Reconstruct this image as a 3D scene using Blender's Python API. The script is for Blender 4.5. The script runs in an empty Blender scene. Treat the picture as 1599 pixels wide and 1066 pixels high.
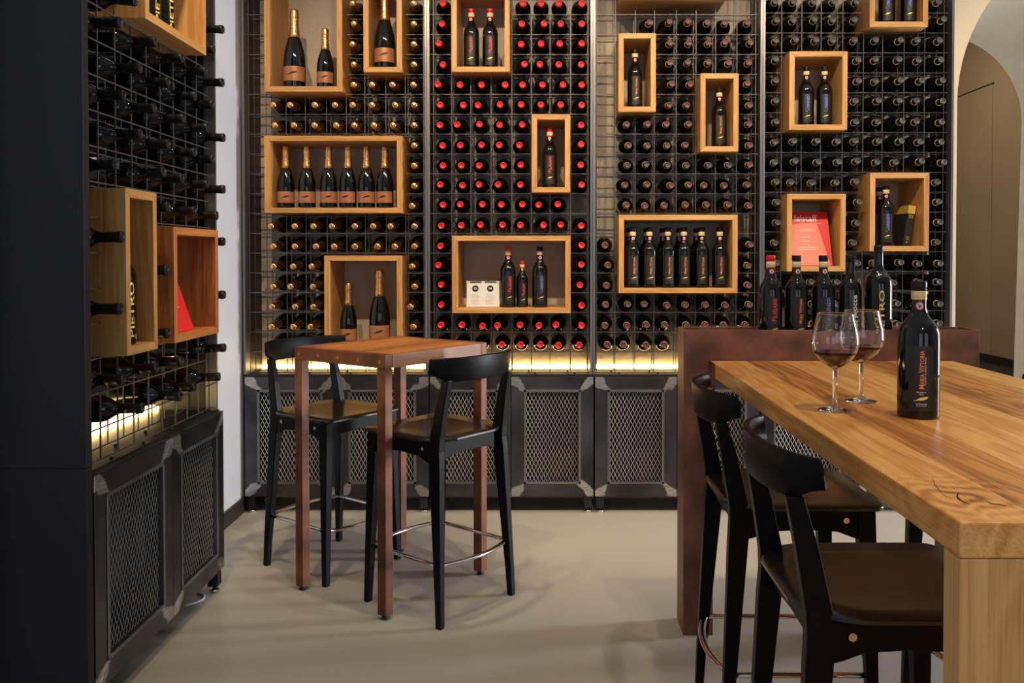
import bpy, math, random
from mathutils import Vector, Matrix
random.seed(7)
PI = math.pi
C = bpy.context.scene.collection
W, H = 1599, 1066
F, VX, HY, EYE, PITCH = 1315.0, 860.0, 402.0, 1.27, 0.018
PCY = HY + F * math.tan(PITCH)
# ------------------------------------------------------------------ camera
cd = bpy.data.cameras.new('camera'); cam = bpy.data.objects.new('camera', cd); C.objects.link(cam)
cam.location = (0, 0, EYE); cam.rotation_euler = (PI / 2 - PITCH, 0, 0)
cd.sensor_width = 36; cd.lens = F / W * 36
cd.shift_x = (W / 2 - VX) / W; cd.shift_y = (PCY - H / 2) / W
cd.clip_start = 0.05
bpy.context.scene.camera = cam
CS, SN = math.cos(PITCH), math.sin(PITCH)
def ray(px, py):
    u = (px - VX) / F; v = -(py - PCY) / F
    return Vector((u, CS + v * SN, -SN + v * CS))
def at(px, py, Y):                       # world point at depth Y measured from the photograph
    d = ray(px, py); t = Y / d.y
    return Vector((d.x * t, Y, EYE + d.z * t))
def on_z(px, py, z):
    d = ray(px, py); t = (z - EYE) / d.z
    return Vector((d.x * t, d.y * t, z))
# ------------------------------------------------------------------ mesh builder
class MB:
    def __init__(s): s.v = []; s.f = []; s.m = []; s.sm = []
    def face(s, idx, m=0, smooth=False): s.f.append(idx); s.m.append(m); s.sm.append(smooth)
    def box(s, x0, x1, y0, y1, z0, z1, m=0):
        b = len(s.v)
        s.v += [(x0,y0,z0),(x1,y0,z0),(x1,y1,z0),(x0,y1,z0),(x0,y0,z1),(x1,y0,z1),(x1,y1,z1),(x0,y1,z1)]
        for q in ((0,3,2,1),(4,5,6,7),(0,1,5,4),(1,2,6,5),(2,3,7,6),(3,0,4,7)):
            s.face([b + i for i in q], m)
        return s
    def loft(s, secs, m=0, smooth=False, cap=True, closed=False):
        n = len(secs[0]); b = len(s.v)
        for q in secs: s.v += [tuple(p) for p in q]
        k = len(secs)
        for i in range(k if closed else k - 1):
            i2 = (i + 1) % k
            for j in range(n):
                j2 = (j + 1) % n
                s.face([b+i*n+j, b+i*n+j2, b+i2*n+j2, b+i2*n+j], m, smooth)
        if cap and not closed:
            s.face([b + j for j in range(n)][::-1], m); s.face([b+(k-1)*n+j for j in range(n)], m)
        return s
    def prism(s, poly, a, b_, axis='z', m=0):
        def P(p, h):
            return {'z': (p[0], p[1], h), 'y': (p[0], h, p[1]), 'x': (h, p[0], p[1])}[axis]
        return s.loft([[P(p, a) for p in poly], [P(p, b_) for p in poly]], m)
    def lathe(s, prof, n=24, m=0, c=(0,0,0)):
        b = len(s.v); k = len(prof)
        for r, z in prof:
            for j in range(n):
                a = 2 * PI * j / n
                s.v.append((c[0] + r * math.cos(a), c[1] + r * math.sin(a), c[2] + z))
        for i in range(k - 1):
            for j in range(n):
                j2 = (j + 1) % n
                s.face([b+i*n+j, b+i*n+j2, b+(i+1)*n+j2, b+(i+1)*n+j], m, True)
        if prof[0][0] > 1e-5: s.face([b + j for j in range(n)][::-1], m)
        if prof[-1][0] > 1e-5: s.face([b + (k-1)*n + j for j in range(n)], m)
        return s
    def tube(s, path, r, n=8, m=0, closed=False, flat=1.0):
        P = [Vector(p) for p in path]; secs = []
        for i, p in enumerate(P):
            if closed: t = P[(i+1) % len(P)] - P[i-1]
            else: t = P[min(i+1, len(P)-1)] - P[max(i-1, 0)]
            t.normalize()
            up = Vector((0,0,1)) if abs(t.z) < .9 else Vector((1,0,0))
            a = t.cross(up).normalized(); c = a.cross(t)
            secs.append([p + a * (r * math.cos(2*PI*j/n)) + c * (r * flat * math.sin(2*PI*j/n)) for j in range(n)])
        return s.loft(secs, m, True, True, closed)
    def wire(s, a, b, r=.0022):            # square bar between two points (axis aligned grids)
        a = Vector(a); b = Vector(b); t = (b - a).normalized()
        up = Vector((0,1,0)) if abs(t.y) < .9 else Vector((1,0,0))
        u = t.cross(up).normalized() * r; w = u.cross(t).normalized() * r
        q = [u + w, w - u, -u - w, u - w]
        return s.loft([[a + k for k in q], [b + k for k in q]])
    def build(s, name, mats, parent=None, bevel=0, loc=None, subd=0):
        me = bpy.data.meshes.new(name); me.from_pydata([tuple(p) for p in s.v], [], s.f); me.update()
        if not isinstance(mats, (list, tuple)): mats = [mats]
        for q in mats: me.materials.append(q)
        for p, mi, smo in zip(me.polygons, s.m, s.sm): p.material_index = mi; p.use_smooth = smo
        o = bpy.data.objects.new(name, me); C.objects.link(o)
        if parent is not None: o.parent = parent
        if loc is not None: o.location = loc
        if bevel:
            md = o.modifiers.new('bevel', 'BEVEL'); md.width = bevel; md.segments = 2; md.limit_method = 'ANGLE'; md.angle_limit = .6
        return o
def tag(o, label=None, cat=None, group=None, kind=None):
    if label: o['label'] = label
    if cat: o['category'] = cat
    if group: o['group'] = group
    if kind: o['kind'] = kind
    return o
def thing(name, label, cat, loc=(0,0,0), rotz=0, group=None):
    o = bpy.data.objects.new(name, None); C.objects.link(o); o.empty_display_size = .05
    o.location = loc; o.rotation_euler = (0, 0, rotz)
    return tag(o, label, cat, group)
def struct(name, mb, mats, label=None, bevel=0):
    o = mb.build(name, mats, None, bevel)
    o['kind'] = 'structure'
    if label: tag(o, label, 'room')
    return o
def copy_children(src, dst):
    for ch in src.children:
        c = ch.copy(); C.objects.link(c); c.parent = dst
        for g in ch.children:
            d = g.copy(); C.objects.link(d); d.parent = c
def dup(root, label, group, loc, quat=None, rotz=0, scale=1):
    r = root.copy(); C.objects.link(r); r.location = loc
    if quat is not None: r.rotation_euler = quat.to_euler()
    else: r.rotation_euler = (0, 0, rotz)
    r.scale = (scale,) * 3
    r['label'] = label
    if group: r['group'] = group
    copy_children(root, r)
    return r
class Proto:                             # first use moves the original, later uses copy it
    def __init__(s, root): s.root = root; s.used = False
    def put(s, label, group, loc, quat=None, rotz=0, scale=1):
        if s.used: return dup(s.root, label, group, loc, quat, rotz, scale)
        s.used = True; r = s.root; r.location = loc
        r.rotation_euler = quat.to_euler() if quat is not None else (0, 0, rotz)
        r.scale = (scale,) * 3; r['label'] = label
        if group: r['group'] = group
        return r
ORD = ['first','second','third','fourth','fifth','sixth','seventh','eighth','ninth','tenth','eleventh','twelfth',
       'thirteenth','fourteenth','fifteenth','sixteenth','seventeenth','eighteenth','nineteenth','twentieth']
# ------------------------------------------------------------------ materials
def newmat(name):
    m = bpy.data.materials.new(name); m.use_nodes = True
    nt = m.node_tree; nt.nodes.clear()
    out = nt.nodes.new('ShaderNodeOutputMaterial'); p = nt.nodes.new('ShaderNodeBsdfPrincipled')
    nt.links.new(p.outputs[0], out.inputs[0])
    return m, nt, p
def N(nt, kind, **kw):
    n = nt.nodes.new('ShaderNode' + kind)
    for k, v in kw.items(): setattr(n, k, v)
    return n
def ramp(nt, stops, fac=None):
    r = N(nt, 'ValToRGB'); e = r.color_ramp.elements
    while len(e) < len(stops): e.new(.5)
    for i, (p, c) in enumerate(stops): e[i].position = p; e[i].color = (*c, 1)
    if fac is not None: nt.links.new(fac, r.inputs[0])
    return r
def math_n(nt, op, a, b=None, clamp=False):
    n = N(nt, 'Math', operation=op, use_clamp=clamp)
    for i, q in enumerate((a, b)):
        if q is None: continue
        if isinstance(q, (int, float)): n.inputs[i].default_value = q
        else: nt.links.new(q, n.inputs[i])
    return n.outputs[0]
def plain(name, col, rough=.5, metal=0, spec=None, noise=0, nscale=8, bump=0, coat=0, trans=0, ior=None, emit=None, estr=0, bscale=60):
    m, nt, p = newmat(name)
    p.inputs['Base Color'].default_value = (*col, 1); p.inputs['Roughness'].default_value = rough
    p.inputs['Metallic'].default_value = metal
    if spec is not None: p.inputs['Specular IOR Level'].default_value = spec
    if coat: p.inputs['Coat Weight'].default_value = coat; p.inputs['Coat Roughness'].default_value = .15
    if trans: p.inputs['Transmission Weight'].default_value = trans
    if ior: p.inputs['IOR'].default_value = ior
    if emit: p.inputs['Emission Color'].default_value = (*emit, 1); p.inputs['Emission Strength'].default_value = estr
    tc = None
    if noise:
        tc = N(nt, 'TexCoord'); nz = N(nt, 'TexNoise'); nz.inputs['Scale'].default_value = nscale; nz.inputs['Detail'].default_value = 5
        nt.links.new(tc.outputs['Object'], nz.inputs['Vector'])
        lo = tuple(c * (1 - noise) for c in col); hi = tuple(min(1, c * (1 + noise)) for c in col)
        r = ramp(nt, [(.3, lo), (.7, hi)], nz.outputs['Fac']); nt.links.new(r.outputs[0], p.inputs['Base Color'])
        rr = N(nt, 'MapRange'); rr.inputs[3].default_value = rough * .8; rr.inputs[4].default_value = min(1, rough * 1.25)
        nt.links.new(nz.outputs['Fac'], rr.inputs[0]); nt.links.new(rr.outputs[0], p.inputs['Roughness'])
    if bump:
        tc = tc or N(nt, 'TexCoord'); nb = N(nt, 'TexNoise'); nb.inputs['Scale'].default_value = bscale; nb.inputs['Detail'].default_value = 6
        nt.links.new(tc.outputs['Object'], nb.inputs['Vector'])
        b = N(nt, 'Bump'); b.inputs['Strength'].default_value = bump; b.inputs['Distance'].default_value = .01
        nt.links.new(nb.outputs['Fac'], b.inputs['Height']); nt.links.new(b.outputs[0], p.inputs['Normal'])
    return m
def wood(name, axis, dark, mid, light, scale=1.0, rough=.42, staves=None, knot=None, ring=.075):
    m, nt, p = newmat(name); L = nt.links.new
    tc = N(nt, 'TexCoord'); oi = N(nt, 'ObjectInfo')
    off = math_n(nt, 'MULTIPLY', oi.outputs['Random'], 37.0)
    sep = N(nt, 'SeparateXYZ'); L(tc.outputs['Object'], sep.inputs[0])
    ax = 'XYZ'.index(axis)
    if staves:                       # glued boards: index across, every board its own grain and tone
        sx = math_n(nt, 'MULTIPLY', sep.outputs[staves[0]], 1.0 / staves[1])
        idx = math_n(nt, 'FLOOR', sx); wn = N(nt, 'TexWhiteNoise', noise_dimensions='1D'); L(idx, wn.inputs['W'])
        off = math_n(nt, 'ADD', off, math_n(nt, 'MULTIPLY', wn.outputs['Value'], 53.0))
    comb = N(nt, 'CombineXYZ')
    for i in range(3):
        k = (1.1 if i == ax else 14.0) * scale
        L(math_n(nt, 'ADD', math_n(nt, 'MULTIPLY', sep.outputs[i], k), off), comb.inputs[i])
    n1 = N(nt, 'TexNoise'); n1.inputs['Scale'].default_value = 1.0; n1.inputs['Detail'].default_value = 3; n1.inputs['Distortion'].default_value = .6
    L(comb.outputs[0], n1.inputs['Vector'])
    rings = math_n(nt, 'SINE', math_n(nt, 'MULTIPLY', n1.outputs['Fac'], 46.0))
    if knot:
        vm = N(nt, 'VectorMath', operation='DISTANCE'); L(tc.outputs['Object'], vm.inputs[0]); vm.inputs[1].default_value = knot
        near = N(nt, 'MapRange'); L(vm.outputs['Value'], near.inputs[0])
        near.inputs[1].default_value = .16; near.inputs[2].default_value = .03; near.inputs[3].default_value = 0; near.inputs[4].default_value = 1
        kr = math_n(nt, 'SINE', math_n(nt, 'ADD', math_n(nt, 'MULTIPLY', vm.outputs['Value'], 210.0), math_n(nt, 'MULTIPLY', n1.outputs['Fac'], 46.0)))
        mx = N(nt, 'Mix'); L(near.outputs[0], mx.inputs[0]); L(rings, mx.inputs[2]); L(kr, mx.inputs[3]); rings = math_n(nt, 'MULTIPLY', mx.outputs[0], math_n(nt, 'ADD', 1.0, math_n(nt, 'MULTIPLY', near.outputs[0], 1.1)))
        core = N(nt, 'MapRange'); L(vm.outputs['Value'], core.inputs[0]); core.inputs[1].default_value = .075; core.inputs[2].default_value = .01; core.inputs[3].default_value = 0; core.inputs[4].default_value = .22
    fine = N(nt, 'TexNoise'); fine.inputs['Scale'].default_value = 1.0; fine.inputs['Detail'].default_value = 4
    c2 = N(nt, 'CombineXYZ')
    for i in range(3):
        L(math_n(nt, 'ADD', math_n(nt, 'MULTIPLY', sep.outputs[i], 5.0 if i == ax else 260.0), off), c2.inputs[i])
    L(c2.outputs[0], fine.inputs['Vector'])
    f = math_n(nt, 'ADD', math_n(nt, 'MULTIPLY', rings, ring), math_n(nt, 'MULTIPLY', fine.outputs['Fac'], .55))
    big = N(nt, 'TexNoise'); big.inputs['Scale'].default_value = .35; L(comb.outputs[0], big.inputs['Vector'])
    f = math_n(nt, 'ADD', f, math_n(nt, 'MULTIPLY', big.outputs['Fac'], .5))
    if knot: f = math_n(nt, 'SUBTRACT', f, core.outputs[0])
    if staves: f = math_n(nt, 'ADD', f, math_n(nt, 'MULTIPLY', math_n(nt, 'SUBTRACT', wn.outputs['Value'], .5), .34))
    r = ramp(nt, [(.22, dark), (.52, mid), (.85, light)], f)
    L(r.outputs[0], p.inputs['Base Color'])
    p.inputs['Roughness'].default_value = rough
    b = N(nt, 'Bump'); b.inputs['Strength'].default_value = .12; b.inputs['Distance'].default_value = .002
    L(f, b.inputs['Height']); L(b.outputs[0], p.inputs['Normal'])
    return m
OAK = ((.29,.122,.028), (.57,.29,.085), (.71,.43,.165))
oak = {a: wood('oak_' + a, a, *OAK) for a in 'XYZ'}
OAKD = ((.19,.058,.014), (.42,.145,.036), (.55,.23,.06))
oakd = {a: wood('oak_red_' + a, a, *OAKD) for a in 'XYZ'}
oak_leg = wood('oak_leg', 'Z', (.40,.17,.04), (.70,.365,.11), (.84,.52,.19), ring=.085)
table_wood = wood('table_oak', 'Y', (.30,.092,.016), (.70,.29,.060), (.93,.52,.155), .7, .34, staves=(0, .118), knot=(.062,.115,.925), ring=.10)
small_top = wood('small_table_oak', 'Y', (.15,.05,.012), (.31,.115,.030), (.43,.18,.052), .9, .4, staves=(0, .1))
def steel(name, col, rough, metal=.75, vscale=3, amount=.35, zs=.35):
    m, nt, p = newmat(name); L = nt.links.new
    tc = N(nt, 'TexCoord'); mp = N(nt, 'Mapping'); mp.inputs['Scale'].default_value = (1, 1, zs); L(tc.outputs['Object'], mp.inputs[0])
    nz = N(nt, 'TexNoise'); nz.inputs['Scale'].default_value = vscale; nz.inputs['Detail'].default_value = 6; L(mp.outputs[0], nz.inputs['Vector'])
    r = ramp(nt, [(.3, tuple(c * (1 - amount) for c in col)), (.7, tuple(c * (1 + amount) for c in col))], nz.outputs['Fac'])
    L(r.outputs[0], p.inputs['Base Color']); p.inputs['Metallic'].default_value = metal
    rr = N(nt, 'MapRange'); rr.inputs[3].default_value = rough * .75; rr.inputs[4].default_value = rough * 1.3
    L(nz.outputs['Fac'], rr.inputs[0]); L(rr.outputs[0], p.inputs['Roughness'])
    return m
black_steel = steel('blackened_steel', (.035,.036,.042), .42)
panel_steel = steel('panel_steel', (.018,.019,.023), .5, .6, 1.6, .6, .12)
frame_steel = steel('frame_steel', (.21,.21,.225), .36)
wire_steel = plain('wire_steel', (.115,.105,.10), .45, .5)
mesh_steel = plain('expanded_metal', (.62,.59,.57), .4, .55)
rust = steel('brown_steel', (.165,.057,.027), .46, .3, 7, .75, 1)
counter_steel = steel('counter_steel', (.20,.085,.056), .46, .2, 7, .7, 1)
inside_black = plain('cabinet_inside', (.012,.012,.013), .7)
def door_steel():
    m, nt, p = newmat('door_steel'); L = nt.links.new
    tc = N(nt, 'TexCoord'); sep = N(nt, 'SeparateXYZ'); L(tc.outputs['Generated'], sep.inputs[0])
    def edge(o, size):
        return math_n(nt, 'MULTIPLY', math_n(nt, 'MINIMUM', o, math_n(nt, 'SUBTRACT', 1.0, o)), size)
    ex = edge(sep.outputs[0], .42); ez = edge(sep.outputs[2], .62)
    d = math_n(nt, 'SQRT', math_n(nt, 'ADD', math_n(nt, 'POWER', ex, 2.0), math_n(nt, 'POWER', ez, 2.0)))
    diag = math_n(nt, 'ABSOLUTE', math_n(nt, 'SUBTRACT', ex, ez))
    oi = N(nt, 'ObjectInfo')
    mp = N(nt, 'Mapping'); L(tc.outputs['Object'], mp.inputs[0]); cmb = N(nt, 'CombineXYZ')
    for i in range(3): L(math_n(nt, 'MULTIPLY', oi.outputs['Random'], 40.0), cmb.inputs[i])
    L(cmb.outputs[0], mp.inputs['Location'])
    nz = N(nt, 'TexNoise'); nz.inputs['Scale'].default_value = 17; nz.inputs['Detail'].default_value = 4; L(mp.outputs[0], nz.inputs['Vector'])
    wob = math_n(nt, 'MULTIPLY', math_n(nt, 'SUBTRACT', nz.outputs['Fac'], .5), .10)
    v = math_n(nt, 'ADD', math_n(nt, 'ADD', math_n(nt, 'MULTIPLY', d, .42), math_n(nt, 'MULTIPLY', diag, .9)), wob)
    mr = N(nt, 'MapRange', interpolation_type='SMOOTHSTEP'); L(v, mr.inputs[0])
    mr.inputs[1].default_value = .055; mr.inputs[2].default_value = .04; mr.inputs[3].default_value = 0; mr.inputs[4].default_value = 1
    n2 = N(nt, 'TexNoise'); n2.inputs['Scale'].default_value = 4; n2.inputs['Detail'].default_value = 5; L(mp.outputs[0], n2.inputs['Vector'])
    base = ramp(nt, [(.3, (.040,.040,.046)), (.7, (.12,.118,.13))], n2.outputs['Fac'])
    mp2 = N(nt, 'Mapping'); mp2.inputs['Scale'].default_value = (30, 30, 300); mp2.inputs['Rotation'].default_value = (0, .8, 0); L(tc.outputs['Object'], mp2.inputs[0])
    n3 = N(nt, 'TexNoise'); n3.inputs['Scale'].default_value = 1; L(mp2.outputs[0], n3.inputs['Vector'])
    br = ramp(nt, [(.3, (.30,.29,.285)), (.7, (.62,.60,.58))], n3.outputs['Fac'])
    mx = N(nt, 'Mix', data_type='RGBA'); L(mr.outputs[0], mx.inputs[0]); L(base.outputs[0], mx.inputs[6]); L(br.outputs[0], mx.inputs[7])
    L(mx.outputs[2], p.inputs['Base Color']); p.inputs['Metallic'].default_value = .8; p.inputs['Roughness'].default_value = .3
    return m
door_mat = door_steel()
floor_mat = plain('resin_floor', (.43,.395,.335), .36, noise=.05, nscale=1.3)
white_wall = plain('white_wall_paint', (.66,.685,.73), .8, bump=.05, bscale=25)
collar_paper = plain('collar_paper', (.50,.37,.15), .55)
cream_wall = plain('cream_wall_plaster', (.62,.50,.33), .85, noise=.05, nscale=4, bump=.08, bscale=18)
back_plaster = plain('rough_beige_plaster', (.50,.435,.36), .62, noise=.08, nscale=4, bump=.7, bscale=26)
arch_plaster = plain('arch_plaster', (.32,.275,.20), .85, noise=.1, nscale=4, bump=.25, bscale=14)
brown_panel = plain('brown_lacquer_wall', (.37,.28,.185), .6, noise=.05, nscale=2)
dark_base = plain('dark_baseboard', (.025,.018,.015), .5)
glass_black = plain('dark_bottle_glass', (.0035,.0035,.003), .06, spec=.55)
glass_green = plain('green_bottle_glass', (.003,.004,.0025), .05, spec=.6)
red_cap = plain('red_capsule', (.62,.012,.018), .38)
black_cap = plain('black_capsule', (.0075,.007,.0075), .42, spec=.3)
brown_cap_shaded = plain('brown_capsule_shaded', (.035,.011,.011), .5, spec=.3)  # brown capsule side, darkened in colour to stand for its shade
grey_cap_shaded = plain('grey_capsule_shaded', (.010,.010,.011), .5, spec=.3)  # grey capsule side painted near black, shade put into the colour
grey_top_lit = plain('grey_capsule_top_lit', (.05,.048,.052), .45)  # same grey capsule's end disc, light from the front put into its colour
brown_top_lit = plain('brown_capsule_top_lit', (.12,.04,.04), .45)  # same brown capsule's end disc, painted lighter as if lit from the front
gold_foil = plain('gold_foil', (.85,.45,.18), .27, 1, noise=.1, nscale=90, bump=.14, bscale=90)
gold_ink = plain('gold_ink', (.88,.62,.13), .38, .4)
copper_label = plain('copper_label', (.42,.17,.075), .45, .25)
cream_paper = plain('cream_paper', (.72,.60,.34), .6)
black_label = plain('black_label', (.011,.0105,.0125), .5)
red_ink = plain('red_ink', (.88,.04,.05), .5)
orange_ink = plain('orange_ink', (.95,.24,.04), .5)
blue_ink = plain('blue_ink', (.16,.29,.95), .5)
white_ink = plain('white_ink', (.75,.74,.70), .5)
grey_ink = plain('grey_ink', (.32,.30,.28), .5)
black_ink = plain('black_ink', (.01,.01,.01), .5)
seal_red = plain('seal_red', (.55,.05,.06), .5)
red_cover = plain('red_cover', (.68,.018,.02), .4)
salmon_cover = plain('salmon_cover', (.88,.22,.17), .42)
paper_white = plain('white_card', (.72,.72,.74), .5)
book_black = plain('book_black', (.02,.02,.022), .45)
stool_black = plain('black_lacquer', (.0022,.0022,.0036), .4, spec=.16)
seat_black = plain('black_satin_seat', (.006,.0038,.0022), .3, spec=.65, coat=.4, bump=.01, bscale=200)
chrome = plain('chrome', (.75,.74,.72), .12, 1)
rubber = plain('dark_foot', (.03,.03,.032), .35, .5)
clear_glass = plain('clear_glass', (1,1,1), 0, trans=1, ior=1.45)
wine_mat = plain('red_wine', (.10,.001,.004), .02, trans=.3, ior=1.34)
led_mat = plain('led_strip', (1,.8,.5), .5, emit=(1,.66,.25), estr=18)
# ------------------------------------------------------------------ lettering
_gl = {}
def glyphs(body, caps=True):
    key = (body, caps)
    if key in _gl: return _gl[key]
    cu = bpy.data.curves.new('t', 'FONT'); cu.body = body; cu.resolution_u = 2; cu.offset = .012
    if caps:
        cu.small_caps_scale = .78
        for q in cu.body_format: q.use_small_caps = True
    o = bpy.data.objects.new('t', cu); C.objects.link(o)
    bpy.context.view_layer.update()
    me = o.to_mesh()
    v = [tuple(p.co) for p in me.vertices]; f = [list(p.vertices) for p in me.polygons]
    o.to_mesh_clear(); bpy.data.objects.remove(o); bpy.data.curves.remove(cu)
    x0 = min(p[0] for p in v); x1 = max(p[0] for p in v); y0 = min(p[1] for p in v); y1 = max(p[1] for p in v)
    v = [((p[0] - x0) / (x1 - x0), (p[1] - y0) / (y1 - y0)) for p in v]
    _gl[key] = (v, f)
    return v, f
def put2d(mb, v, f, fn, m=0):
    b = len(mb.v); mb.v += [fn(*p) for p in v]
    for q in f: mb.face([b + i for i in q], m)
def cyl(r, a, z): return (r * math.sin(a), -r * math.cos(a), z)
def text_up(mb, s, z0, z1, size, r, ac, m=0, caps=True):        # reads upwards on a bottle
    v, f = glyphs(s, caps)
    put2d(mb, v, f, lambda x, y: cyl(r, ac + (.5 - y) * size / r, z0 + x * (z1 - z0)), m)
def text_across(mb, s, zc, width, size, r, ac, m=0, caps=True):
    v, f = glyphs(s, caps)
    put2d(mb, v, f, lambda x, y: cyl(r, ac + (x - .5) * width / r, zc + (y - .5) * size), m)
def text_flat(mb, s, x0, x1, z0, z1, y, m=0, caps=False):
    v, f = glyphs(s, caps)
    put2d(mb, v, f, lambda x, z: (x0 + x * (x1 - x0), y, z0 + z * (z1 - z0)), m)
def patch(mb, r, a0, a1, z0, z1, n=14, m=0):
    b = len(mb.v)
    for i in range(n + 1):
        a = a0 + (a1 - a0) * i / n
        mb.v += [cyl(r, a, z0), cyl(r, a, z1)]
    for i in range(n): mb.face([b+2*i, b+2*i+2, b+2*i+3, b+2*i+1], m, True)
def disc(mb, r, ac, zc, rad, m=0, n=16):
    b = len(mb.v); mb.v.append(cyl(r, ac, zc))
    for k in (1, 2, 3): mb.v += [cyl(r, ac + rad * k / 3 * math.cos(2*PI*j/n) / r, zc + rad * k / 3 * math.sin(2*PI*j/n)) for j in range(n)]
    for j in range(n):
        mb.face([b, b+1+j, b+1+(j+1) % n], m)
        for k in (0, 1): mb.face([b+1+k*n+j, b+1+(k+1)*n+j, b+1+(k+1)*n+(j+1) % n, b+1+k*n+(j+1) % n], m)
def leaf(mb, r, ac, zc, size, m=0):
    b = len(mb.v); K = 14
    for i in range(K + 1):
        x = -1 + 2 * i / K; c_ = .45 * x * abs(x) ** .3 + .04; w_ = .40 * (1 - abs(x) ** 2.2) ** .8 * (1 + .25 * x) + .015
        mb.v += [cyl(r, ac + x * size / r, zc + (c_ - w_) * size * .62), cyl(r, ac + x * size / r, zc + (c_ + w_) * size * .62)]
    for i in range(K): mb.face([b+2*i, b+2*i+2, b+2*i+3, b+2*i+1], m)
    for k in (-1.25, -1.0):              # little stalk
        b = len(mb.v); mb.v += [cyl(r, ac + (k + dx) * size / r, zc + (dy - .62) * size * .6) for dx, dy in ((-.13,-.1),(.13,0),(.08,.2),(-.1,.12))]
        mb.face([b, b+1, b+2, b+3], m)
COCK = [(-.1,-.8),(.12,-.8),(.1,-.5),(.45,-.2),(.55,.15),(.85,.5),(.45,.5),(.2,.1),(-.1,.15),(-.15,.5),(-.05,.8),(-.35,.75),(-.5,.45),(-.35,.2),(-.45,-.15),(-.2,-.45)]
def seal(mb, r, ac, zc, rad):
    disc(mb, r, ac, zc, rad, 0); disc(mb, r + .0003, ac, zc, rad * .76, 1)
    b = len(mb.v); mb.v += [cyl(r + .0011, ac + x * rad * .66 / r, zc + y * rad * .66) for x, y in COCK]
    mb.face([b + i for i in range(len(COCK))], 2)
# ------------------------------------------------------------------ bottles
def bord(rb=.0395, h=.300):              # claret bottle outline, body radius and height
    k = h / .300
    return [(.028,0.001),(rb-.0012,.0015),(rb,.006),(rb,.176*k),(rb-.0012,.188*k),(rb-.0048,.200*k),(.0145+(rb-.0145)*.52,.2115*k),(.0145+(rb-.0145)*.27,.221*k),
            (.0145+(rb-.0145)*.09,.231*k),(.0147,.241*k),(.0145,.255*k),(.0141,.285*k),(.0148,.288*k),(.0148,.297*k)]
SPARK = [(.030,.001),(.040,.0015),(.0425,.008),(.0425,.105),(.0413,.126),(.0372,.150),(.0312,.172),(.0255,.190),(.0225,.199)]
FOIL = [(.0230,.193),(.0205,.211),(.0180,.235),(.0169,.258),(.0176,.264),(.0167,.270),(.0179,.276),(.0180,.287),(.0172,.293),(.0166,.300),(.0160,.306),(.011,.3095),(0,.3105)]
def capsule(k=1, z0=.252):
    z0 *= k; h = .300 * k
    return [(.0152,z0),(.0150,z0+.012),(.0149,.284*k),(.0158,.2855*k),(.0160,.288*k),(.0160,.2965*k),(.0152,h),(.0125,h+.0004),(.0120,h-.0006),(0,h-.0006)]
def lying(name, label, cap_mat, collar=False, top=None):
    t = thing(name, label, 'bottle')
    MB().lathe(bord(), 24).build('bottle_body', glass_black, t)
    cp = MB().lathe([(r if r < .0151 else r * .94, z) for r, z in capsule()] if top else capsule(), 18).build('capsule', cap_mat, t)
    if top: MB().lathe([(.0147,.2996),(.0145,.3007),(.0120,.3010),(.0113,.3003),(0,.3003)], 18).build('capsule_top', top, cp)  # lighter end disc imitates front light against the shaded side
    if collar: MB().lathe([(.0152,.257),(.0166,.2578),(.0166,.2632),(.0150,.264)], 18).build('neck_band', collar_paper, t)
    return t
def lying_sparkling(name, label):
    t = thing(name, label, 'bottle')
    MB().lathe(SPARK, 24).build('bottle_body', glass_green, t)
    MB().lathe(FOIL, 18).build('gold_foil', gold_foil, t)
    return t
def standing(name, label, cat, text, ink, cap_mat, z0, z1, size, rb=.0378, h=.300, ac=.24, lab=True, full=False, band=True, ring=True, caps=True):
    t = thing(name, label, cat); k = h / .300
    MB().lathe(bord(rb, h), 32).build('bottle_body', glass_black, t)
    c = MB().lathe(capsule(k, .252 if cap_mat is red_cap else .277), 24).build('capsule', cap_mat, t)
    if band:
        MB().lathe([(.0153,.259*k),(.0158,.2597*k),(.0158,.2777*k),(.0153,.2785*k)], 24).build('neck_band', cream_paper, t)
        if full:
            e = MB().lathe([(.01585,.2600*k),(.0160,.2603*k),(.0160,.2622*k),(.01585,.2625*k)], 24); e.lathe([(.01585,.2752*k),(.0160,.2755*k),(.0160,.2772*k),(.01585,.2775*k)], 24)
            e.build('band_edging', gold_ink, t)
    if ring:
        q = MB(); seal(q, .0166, ac * .6, .2455 * k, .0090); q.build('neck_seal', [seal_red, white_ink, black_ink], t)
    r = rb + .0004
    if lab:
        q = MB(); patch(q, r, ac - .62, ac + .62, .018, .160 * k); lb = q.build('label', black_label, t)
    else: lb = t
    q = MB(); rr = r + .0004
    text_up(q, text, z0, z1, size, rr, ac, 0, caps)
    q.build('lettering', ink, lb); q = MB()
    if full:
        text_up(q, 'Chianti Classico Docg', z0 + .008, z1 - .014, .0030, rr, ac + .0075 / rr)
        text_across(q, 'Riserva', z0 - .0075, .018, .0028, rr, ac); text_across(q, '2016', z0 - .0118, .008, .0026, rr, ac)
        text_across(q, 'Le Filigare', .0335, .022, .0036, rr, ac)
        text_across(q, 'Chianti Classico', .0293, .020, .0020, rr, ac)
    elif lab:
        text_up(q, 'Chianti Classico', z0 + .012, z1 - .012, .0028, rr, ac + .0085 / rr)
        text_across(q, 'Riserva', z0 - .006, .014, .0026, rr, ac); text_across(q, 'Le Filigare', .040, .020, .0030, rr, ac)
    if q.v: q.build('small_print', white_ink if full else grey_ink, lb)
    if lab:
        q = MB(); leaf(q, rr, ac + .03, .0445 if full else .050, .0125); q.build('leaf_emblem', gold_ink, lb)
    if full:
        q = MB(); text_across(q, 'LE FILIGARE', .0125, .058, .0075, rb + .0006, .1, 0, False); q.build('embossed_lettering', glass_black, t)
    return t
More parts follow.
